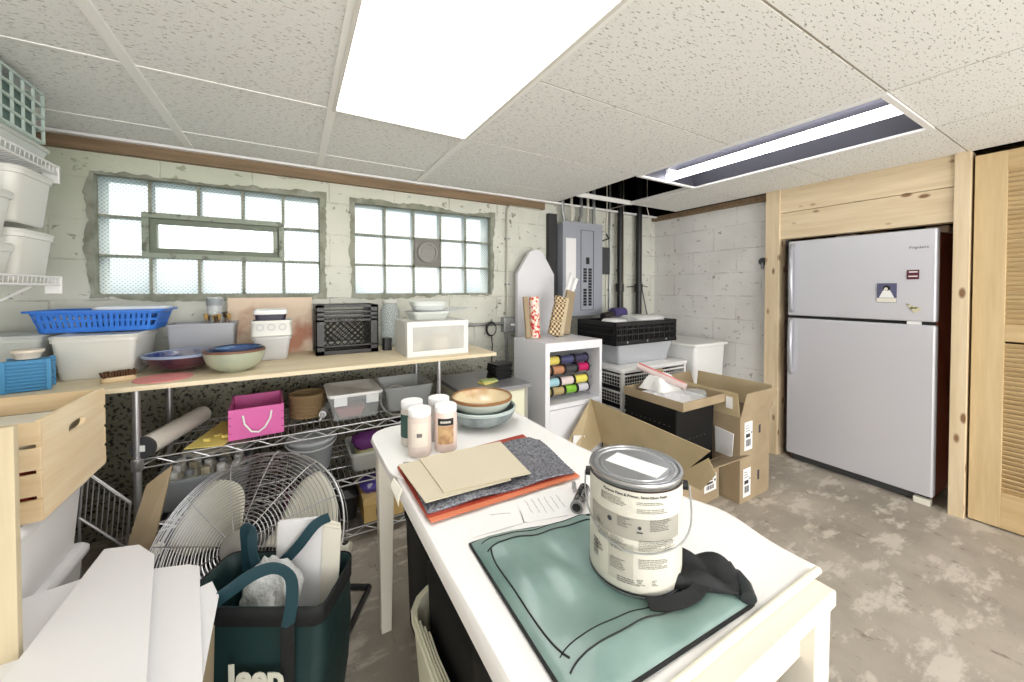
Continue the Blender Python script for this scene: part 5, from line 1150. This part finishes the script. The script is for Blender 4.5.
# dark underside / rim
rim = [bag_p(i/40, 0, -.0015) for i in range(41)]+[bag_p(1, j/40, -.0015) for j in range(1, 41)]+[bag_p(1-i/40, 1, -.0015) for i in range(1, 41)]+[bag_p(0, 1-j/40, -.0015) for j in range(1, 40)]
MB().tube(rim, .0032, 8, closed=True).build('piping', blackc, o, smooth=True)
low = [(p[0], p[1], .0005) for p in rim]; mb = MB(); mb.loft([low, [(p[0], p[1], p[2]) for p in rim]], True, False); mb.build('underside', blackc, o)
for v0, w_, nm in ((.055, .0008, 'stitch_line'), (.135, .0014, 'seam_line'), (.80, .0009, 'stitch_line'), (.865, .0014, 'seam_line')):
    bend = lambda u: v0+(-.05 if v0 < .5 else .05)*max(0, (.12-u)/.12)**2*(-1 if v0 < .5 else 1)
    u0, u1 = .05, (.985 if v0 > .5 else .97)
    MB().tube([bag_p(u0+(u1-u0)*k/60, bend(u0+(u1-u0)*k/60), .0006) for k in range(61)], w_, 6).build(nm, blackc, o, smooth=True)
MB().tube([bag_p(.05+.03*((20-k)/20)**6, .14+.70*k/40, .0006) for k in range(41)], .0016, 6).build('seam_line', blackc, o, smooth=True)
# black straps bunched at the can's foot
def strap_fn(u, v):
    cx_ = .600+.085*u; cy_ = .405+.060*u-.135*u*u*.9; wx, wy = .032, .040
    x = cx_+wx*(v-.5)*1.2; y = cy_+wy*(v-.5)*2.0
    z = TZ+.030+.020*math.sin(u*PI*1.0)*math.sin(v*PI)+.008*math.sin(u*14+v*5)*v
    return (x, y, z)
t = thing('tote_strap', 'black strap of the teal bag bunched up right of the paint can', 'strap', (.62, .41, TZ+.028))
t0 = Vector((.62, .41, TZ+.028))
bpy.data.objects.remove(t)
def strap_pt(u, v):
    lx, ly = (u-.5)*.155, (v-.5)*.080; a_ = math.radians(-38); x, y = rot2(lx, ly, a_); e_ = max(0, 1-(2*u-1)**4)*max(0, 1-(2*v-1)**4)
    return (.628+x-off.x, .415+y-off.y, TZ+.022+e_*(.012+.016*abs(math.sin(u*7+v*2.5+.6))+.008*math.sin(v*9+u*3))-off.z)
st = MB().grid(40, 24, strap_pt).build('strap', blackc, o, smooth=True, solid=.002)
MB().tube([tuple(Vector(p)-off) for p in ((.655, .335, TZ+.022), (.672, .352, TZ+.026), (.690, .375, TZ+.020))], .0125, 14).build('strap', M('dark strap roll', (34, 40, 42), .6), o, smooth=True)
MB().strip([tuple(Vector(p)-off) for p in ((.50, .412, TZ+.022), (.535, .392, TZ+.025), (.575, .383, TZ+.028), (.61, .388, TZ+.032), (.64, .40, TZ+.036))], .022, (-.2, -.3, 1), .002).build('strap', blackc, o, smooth=True)

# paint can
CZ0 = TZ+.0150
t = thing('paint_can', 'gallon paint can with printed label standing on the teal bag', 'can', (.56, .495, CZ0)); R_ = .083; H_ = .195; PH = math.atan2(-.495, -.56)
steel = M('tinned steel', (176, 176, 178), .28, .9)
MB().lathe([(R_-.001, 0), (R_+.0015, .001), (R_+.0015, .004), (R_-.0005, .006), (R_-.0005, H_-.010), (R_+.001, H_-.008), (R_+.002, H_-.003), (R_+.001, H_), (R_-.004, H_), (R_-.006, H_-.004)], 64, cap1=True).build('shell', steel, t, smooth=True)
MB().lathe([(R_+.0017, .0045), (R_+.0017, .0075)], 64, cap0=False, cap1=False).build('dark_seam', black, t)
MB().lathe([(R_+.0022, H_-.0130), (R_+.0028, H_-.0095)], 64, cap0=False, cap1=False).build('dark_seam', M('maroon black', (46, 26, 26), .5), t)
lp = [(R_-.0065, H_-.0035), (R_-.008, H_-.001), (R_-.013, H_-.001), (R_-.015, H_-.005), (R_-.019, H_-.005), (R_-.021, H_-.002), (R_-.024, H_-.002), (.0, H_-.002)]
MB().lathe(lp[:-1]+[(.001, H_-.002)], 64, cap0=False).build('lid', M('lid steel', (184, 186, 190), .3, .75), t, smooth=True)
c_, s_ = math.cos(PH+PI/2), math.sin(PH+PI/2)
st = MB().box(-.048, .054, -.026, .022, H_-.0018, H_-.0012).build('lid_sticker', paper, t, rz=math.radians(-74))
def arcband(z0, z1, b0, b1, r=R_+.0006, n=40):
    v = [(r*math.cos(b0+(b1-b0)*k/n), r*math.sin(b0+(b1-b0)*k/n), z) for z in (z0, z1) for k in range(n+1)]
    return MB().add(v, [(k, k+1, n+2+k, n+1+k) for k in range(n)])
arcband(.008, H_-.014, PH-1.62, PH+1.42, R_+.0004, 60).build('label', M('label cream', (206, 203, 190), .45), t, smooth=True)
arcband(.098, .136, PH-1.1, PH+1.05, R_+.0007).build('label_band', M('label grey', (160, 157, 146), .5), t, smooth=True)
arcband(.022, .090, PH-.55, PH-.02, R_+.0007).build('label_band', M('label light grey', (184, 181, 168), .5), t, smooth=True)
on_can = lambda a0, z0, r=R_+.0011: (lambda x, y, z: ((r+z)*math.cos(PH+a0+x/R_), (r+z)*math.sin(PH+a0+x/R_), z0+y))
text_mesh('Purpose Paint & Primer, Semi-Gloss Finish', .0066, on_can(0, H_-.0215), 'headline', ink, t, ext=.0001, bold=.0001)
lr = random.Random(3)
def block(a0, z0, wd, rows_, hh=.0029, m_=greyink):
    words = ['surface', 'apply', 'paint', 'dry', 'clean', 'with', 'water', 'and', 'coat', 'before', 'use', 'area', 'primer', 'finish', 'the', 'of', 'on']
    body = '\n'.join(' '.join(lr.choice(words) for _ in range(max(2, int(wd/.0085)))) for _ in range(rows_))
    return text_mesh(body, hh, on_can(a0, z0), 'fine_print', m_, t, ext=.0001, align='LEFT')
for a0, z0, wd, n in ((-.75, .160, .06, 5), (.04, .163, .06, 2), (.04, .150, .07, 3), (-.9, .108, .02, 3), (.62, .090, .03, 6), (-.95, .062, .03, 5), (-.35, .126, .03, 6), (.30, .126, .055, 7), (-.85, .090, .035, 5), (-.50, .086, .036, 8), (.08, .091, .075, 7), (.08, .060, .075, 6), (-.50, .050, .036, 7)): block(a0, z0, wd, n)
for a0, z0 in ((.05, .028), (.35, .028)): block(a0, z0, .02, 4, .0026)
block(-.35, .026, .036, 3, .0036, ink)
mb = MB()
for k in range(8):
    z = .040+.004*k; v = arcband(z, z+.0015+.001*(k % 2), PH-1.02, PH-.84, R_+.0012, 6); o2 = len(mb.v); mb.v += v.v; mb.f += [tuple(i+o2 for i in f) for f in v.f]
mb.build('bar_code', greyink, t)
def disc_on_can(a, z, r, nm, n=18):
    pts = [(( R_+.0013)*math.cos(PH+a+r*math.cos(q*2*PI/n)/R_), (R_+.0013)*math.sin(PH+a+r*math.cos(q*2*PI/n)/R_), z+r*math.sin(q*2*PI/n)) for q in range(n)]
    MB().add(pts, [tuple(range(n))]).build(nm, ink, t)
disc_on_can(-.52, .124, .0045, 'round_symbol'); disc_on_can(.10, .121, .003, 'warning_symbol')
arcband(.112, .1145, PH+.04, PH+.16, R_+.0013, 6).build('warning_symbol', ink, t)
for sg in (-1, 1):
    a = PH+sg*PI/2; d_ = Vector((math.cos(a), math.sin(a), 0))
    MB().tube([d_*(R_+.0), d_*(R_+.009)+Vector((0, 0, 0))], .0085, 14).build('ear', black, t, smooth=True, loc=(0, 0, H_-.028))
bail = []
for k in range(33):
    q = PI*k/32; a = PH-PI/2+q*1.0; rr = R_+.010+.012*math.exp(-((k-25)/5.)**2); bail.append((rr*math.cos(a), rr*math.sin(a), H_-.028-.083*math.sin(q)**.75))
MB().tube(bail, .0016, 8).build('bail_handle', galv, t, smooth=True)

# ================================================================== UNDER AND LEFT OF THE TABLE
t = thing('plastic_tub', 'off-white rounded plastic tub pushed under the left side of the table', 'tub', (.440, .79, 0)); W_, D_, H_ = .39, .44, .45; om = M('ivory plastic', (216, 214, 192), .4)
MB().loft([rloop(W_*.8, D_*.8, .07, 0), rloop(W_*.8, D_*.8, .07, .01), rloop(W_*.96, D_*.96, .09, H_-.03), rloop(W_*.98, D_*.98, .09, H_-.008), rloop(W_, D_, .10, H_-.002), rloop(W_-.004, D_-.004, .10, H_+.004), rloop(W_-.03, D_-.03, .09, H_+.002), rloop(W_-.045, D_-.045, .085, H_-.02), rloop(W_*.76, D_*.76, .06, .02)]).build('body', om, t, smooth=True)
for k in range(4): MB().tube([(-W_/2+.012+.0055*k, -.13+.02*k, H_+.004), (-W_/2+.009+.0055*k, 0, H_+.0055), (-W_/2+.012+.0055*k, .13-.02*k, H_+.004)], .0022, 6).build('grip_ridge', om, t, smooth=True)
tag(MB().loft([rloop(.25, .29, .03, 0), rloop(.26, .30, .03, .03), rloop(.30, .345, .04, .54), rloop(.27, .31, .03, .56)]).build('black_case', M('black case', (10, 10, 11), .6, spec=.3), loc=(.440, .79, .0205), smooth=True), 'tall black case standing inside the off-white tub under the table', 'case')
t = thing('black_bin', 'black bin under the far end of the table holding a white bag', 'bin', (.54, 1.26, 0)); bin_loft(MB(), .36, .34, .43, .94, .005, .02, .006).build('body', blackm, t, smooth=True)
tag(crumple(.24, .22, .09, 12).build('plastic_bag', M('thin white bag', (232, 232, 230), .4, alpha=.92), loc=(.50, 1.28, .428), solid=.001, smooth=True), 'crumpled white plastic bag on the black bin under the table', 'bag')
tag(MB().box(-.135, .135, -.125, .125, 0, .40).build('black_box', M('black box', (12, 12, 13), .7), loc=(.62, .435, 0)), 'black box on the floor under the near end of the table', 'box')

# floor fan
FC = Vector((-.142, 1.62, .345)); tilt = math.radians(38)
fan = thing('floor_fan', 'large round chrome floor fan standing between the tote bag and shelves', 'fan', (FC.x, FC.y, 0), math.radians(-30))
Rf = Matrix.Translation((0, 0, FC.z)) @ Matrix.Rotation(-tilt, 4, 'X')      # local -Y = front, tilted up
def fp(x, y, z): return tuple(Rf @ Vector((x, y, z)))
RF = .325
def dome(sgn, nm, rmin, step):
    prof = lambda r: sgn*(.035+.055*math.sqrt(max(0, 1-(r/RF)**2)))
    mb = MB(); r = rmin
    while r <= RF+.001:
        mb.tube([fp(r*math.cos(2*PI*k/72), prof(r), r*math.sin(2*PI*k/72)) for k in range(72)], .0017, 4, closed=True); r += step
    for k in range(12 if sgn < 0 else 8):
        a = 2*PI*k/(12 if sgn < 0 else 8); mb.tube([fp(q*math.cos(a), prof(q)+sgn*.002, q*math.sin(a)) for q in [rmin+(RF-rmin)*i/10 for i in range(11)]], .002, 5)
    return mb.build(nm, chrome, fan)
dome(-1, 'front_grille', .045, .0118); dome(1, 'back_grille', .06, .0165)
mb = MB(); mb.tube([fp(RF*math.cos(2*PI*k/72), 0, RF*math.sin(2*PI*k/72)) for k in range(72)], .004, 8, closed=True)
for k in range(24): a = 2*PI*k/24; mb.tube([fp(RF*math.cos(a), -.035, RF*math.sin(a)), fp(RF*math.cos(a), .035, RF*math.sin(a))], .002, 4)
mb.build('grille_band', chrome, fan)
MB().lathe([(.001, -.012), (.045, -.010), (.048, 0), (.045, .004), (.001, .006)], 28).build('badge', galv, fan, smooth=True).matrix_local = Rf @ Matrix.Translation((0, -.094, 0)) @ Matrix.Rotation(PI/2, 4, 'X')
for k in range(3):
    a0 = 2*PI*k/3+math.radians(142)
    def bl(u, v):
        r = .05+(RF-.065)*u; wd = .42+.55*math.sin(u*PI*.9)*1.0; a = a0+(v-.5)*wd*1.25+.25*u
        return fp(r*math.cos(a), .025*(v-.5)*2*(1-.3*u), r*math.sin(a))
    MB().grid(12, 8, bl).build('blade', M('cream fan blade', (222, 220, 204), .4), fan, smooth=True, solid=.003)
MB().tube([fp(0, -.03, 0), fp(0, .02, 0)], .055, 24).build('hub', M('grey hub', (90, 92, 92), .4), fan, smooth=True)
MB().tube([fp(0, .03, 0), fp(0, .16, 0)], .06, 24).build('motor', darkg, fan, smooth=True)
st_m = M('black stand tube', (34, 34, 36), .4)
for sg in (-1, 1):
    MB().tube([(sg*(RF+.016), 0, FC.z+.02), (sg*(RF+.02), .0, .15), (sg*(RF+.01), .0, .012)], .011, 10).build('stand_leg', st_m, fan, smooth=True)
    MB().tube([(sg*(RF+.01), -.16, .012), (sg*(RF+.01), .24, .012)], .011, 10).build('stand_foot', st_m, fan, smooth=True)
    MB().tube([(sg*(RF-.002), 0, FC.z), (sg*(RF+.034), 0, FC.z)], .020, 16).build('pivot_knob', offw, fan, smooth=True)
MB().tube([(-RF-.01, .24, .012), (RF+.01, .24, .012)], .011, 10).build('stand_bar', st_m, fan, smooth=True)

# tote bag with writing
TB = Vector((-.060, 1.275, 0)); tote = thing('shopping_tote', 'dark teal shopping tote with black trim and looped handles in front of the fan', 'bag', (TB.x, TB.y, 0), math.radians(-30)); W_, D_, H_ = .355, .20, .42; tote.scale = (1.05, 1.0, 1.09)
mb = MB(); N_ = 20; loops = []
for k, (z, fx_, fy_) in enumerate(((0, .90, .9), (.01, .92, .95), (.12, .98, 1.05), (.25, 1.0, 1.0), (.36, 1.0, .95), (.40, 1.02, 1.0))):
    l = rloop(W_*fx_, D_*fy_, .03, z, n=5); loops.append([(x+.004*math.sin(9*z+x*30), y+.006*math.sin(x*22+z*14), z-(.030*math.exp(-(x/.06)**2) if (k >= 4 and y < 0) else 0)) for x, y, z in l])
mb.loft(loops, True, False); mb.build('body', tealm, tote, smooth=True, solid=.002)
band = []
for z, f in ((.352, 1.0), (.352, 1.0), (.403, 1.022), (.403, 1.0)):
    l = rloop(W_*f+.006, D_*f+.006, .032, z, n=5); band.append([(x+.004*math.sin(9*z+x*30), y+.006*math.sin(x*22+z*14)*1.0-(.0015 if y < 0 else 0), z-(.030*math.exp(-(x/.06)**2) if y < 0 else 0)) for x, y, z in l])
mb = MB(); mb.loft(band[1:3], False, False); mb.build('top_band', blackc, tote, smooth=True, solid=.0015)
for x in (-.10, .105):
    MB().ribbon([(x, -D_/2*1.10-.006, .01), (x, -D_/2*1.12-.006, .12), (x, -D_/2-.012, .25), (x, -D_/2-.012, .38)], .034, (1, 0, 0), .003).build('strap', blackc, tote)
MB().strip([(-.10, -.112, .36), (-.085, -.112, .41), (-.03, -.115, .455), (.03, -.118, .495), (.08, -.118, .508), (.115, -.116, .485), (.118, -.114, .43), (.105, -.112, .36)], .030, (0, 1, .15), .003).build('handle', strap, tote, smooth=True)
MB().strip([(-.125, .085, .36), (-.125, .08, .43), (-.12, .07, .49), (-.09, .055, .495), (-.078, .04, .44), (-.05, .03, .40), (.0, .03, .415), (.05, .035, .46), (.10, .04, .52), (.135, .05, .535)], .028, (0, 1, .25), .003).build('handle', strap, tote, smooth=True)
text_mesh('Jeep', .080, lambda x, y, z: (x+.036, -.130-z, .254+y*1.0), 'printed_word', M('cream print', (222, 222, 206), .5), tote, ext=.001, bold=.003)
MB().box(-.115, -.105, -.1235, -.1225, .02, .03).build('strap_stitch', blackc, tote)
cxs = math.cos(math.radians(-30)); sxs = math.sin(math.radians(-30))
def tl(x, y, z): return (TB.x+x*cxs-y*sxs, TB.y+x*sxs+y*cxs, z)
tag(MB().plate([tl(-.035, .045, .03), tl(.12, .045, .03), tl(.13, .075, .575), tl(-.02, .075, .560)], .014).build('foam_sheet', foam), 'white foam panel standing upright in the tote bag', 'sheet')
mb = MB(); 
for k in range(3): mb.add(*(lambda q: (q.v, q.f))(MB().plate([tl(.10+.004*k, .04-.006*k, .03), tl(.15+.004*k, .035-.006*k, .03), tl(.172+.004*k, .060-.006*k, .56-.006*k), tl(.118+.004*k, .062-.006*k, .575-.01*k)], .003)))
tag(mb.build('paper_sheaf', offw), 'sheaf of white paper fanning out of the right side of the tote bag', 'paper')
o = MB().grid(18, 16, lambda u, v: tl(-.085+.17*u, -.05+.03*math.sin(9*u)*math.sin(7*v)*.5+.06*v, .30+.20*v*(.6+.4*math.sin(u*PI))+.006*math.sin(31*u+23*v))).build('clear_wrap', M('crinkled film', (222, 224, 222), .15, alpha=.75, bump=(60, .8)), solid=.001, smooth=True)
tag(o, 'crinkled clear plastic film stuffed in the front of the tote bag', 'wrap')

# white boards on a carton at lower left
t = carton('cardboard_box', 'cardboard box left of the tote bag buried under white sheets', (-.425, .99, 0), .30, .36, .44, open_=False, rz=math.radians(-3))
def board(name, label, pts, th=.004, m_=foam): return tag(MB().plate(pts, th).build(name, m_, bevel=.0008), label, 'sheet')
board('foam_sheet', 'large white sheet lying foremost in the lower left corner', [(-.50, .72, .515), (-.215, .80, .515), (-.352, 1.44, .505), (-.405, 1.52, .505), (-.487, 1.545, .505)])
board('foam_sheet', 'white sheet fanned out right of the large foremost sheet', [(-.30, .82, .492), (-.155, .90, .492), (-.235, 1.345, .488), (-.262, 1.37, .488), (-.36, 1.40, .49)])
board('foam_sheet', 'white sheet with a sharp corner pointing at the tote bag', [(-.34, .80, .478), (-.165, .95, .478), (-.172, 1.20, .482), (-.195, 1.265, .484), (-.33, 1.22, .48)])
board('foam_sheet', 'white sheet spreading to the left edge under the large sheet', [(-.80, .95, .488), (-.38, .95, .488), (-.42, 1.46, .488), (-.64, 1.42, .488), (-.80, 1.30, .488)])
tag(MB().loft([rloop(.29, .35, .03, 0), rloop(.30, .36, .03, .03), rloop(.29, .35, .03, .034)]).build('padding_block', M('white padding', (226, 224, 220), .6), loc=(-.43, .99, .4405), rz=math.radians(-3), smooth=True), 'white padding block between the cardboard box and the white sheets', 'padding')
tag(MB().plate([(-.195, .80, .0), (-.185, 1.10, .0), (-.175, 1.12, .47), (-.20, .80, .47)], .006).build('cardboard_sheet', card), 'cardboard sheet standing upright between the white sheets and the tote bag', 'cardboard')
tag(MB().plate([(-.212, .80, .0), (-.205, 1.10, .0), (-.195, 1.13, .475), (-.218, .80, .475)], .004).build('red_card', M('dull red card', (168, 76, 80), .6)), 'dull red card standing beside the upright cardboard sheet', 'card')
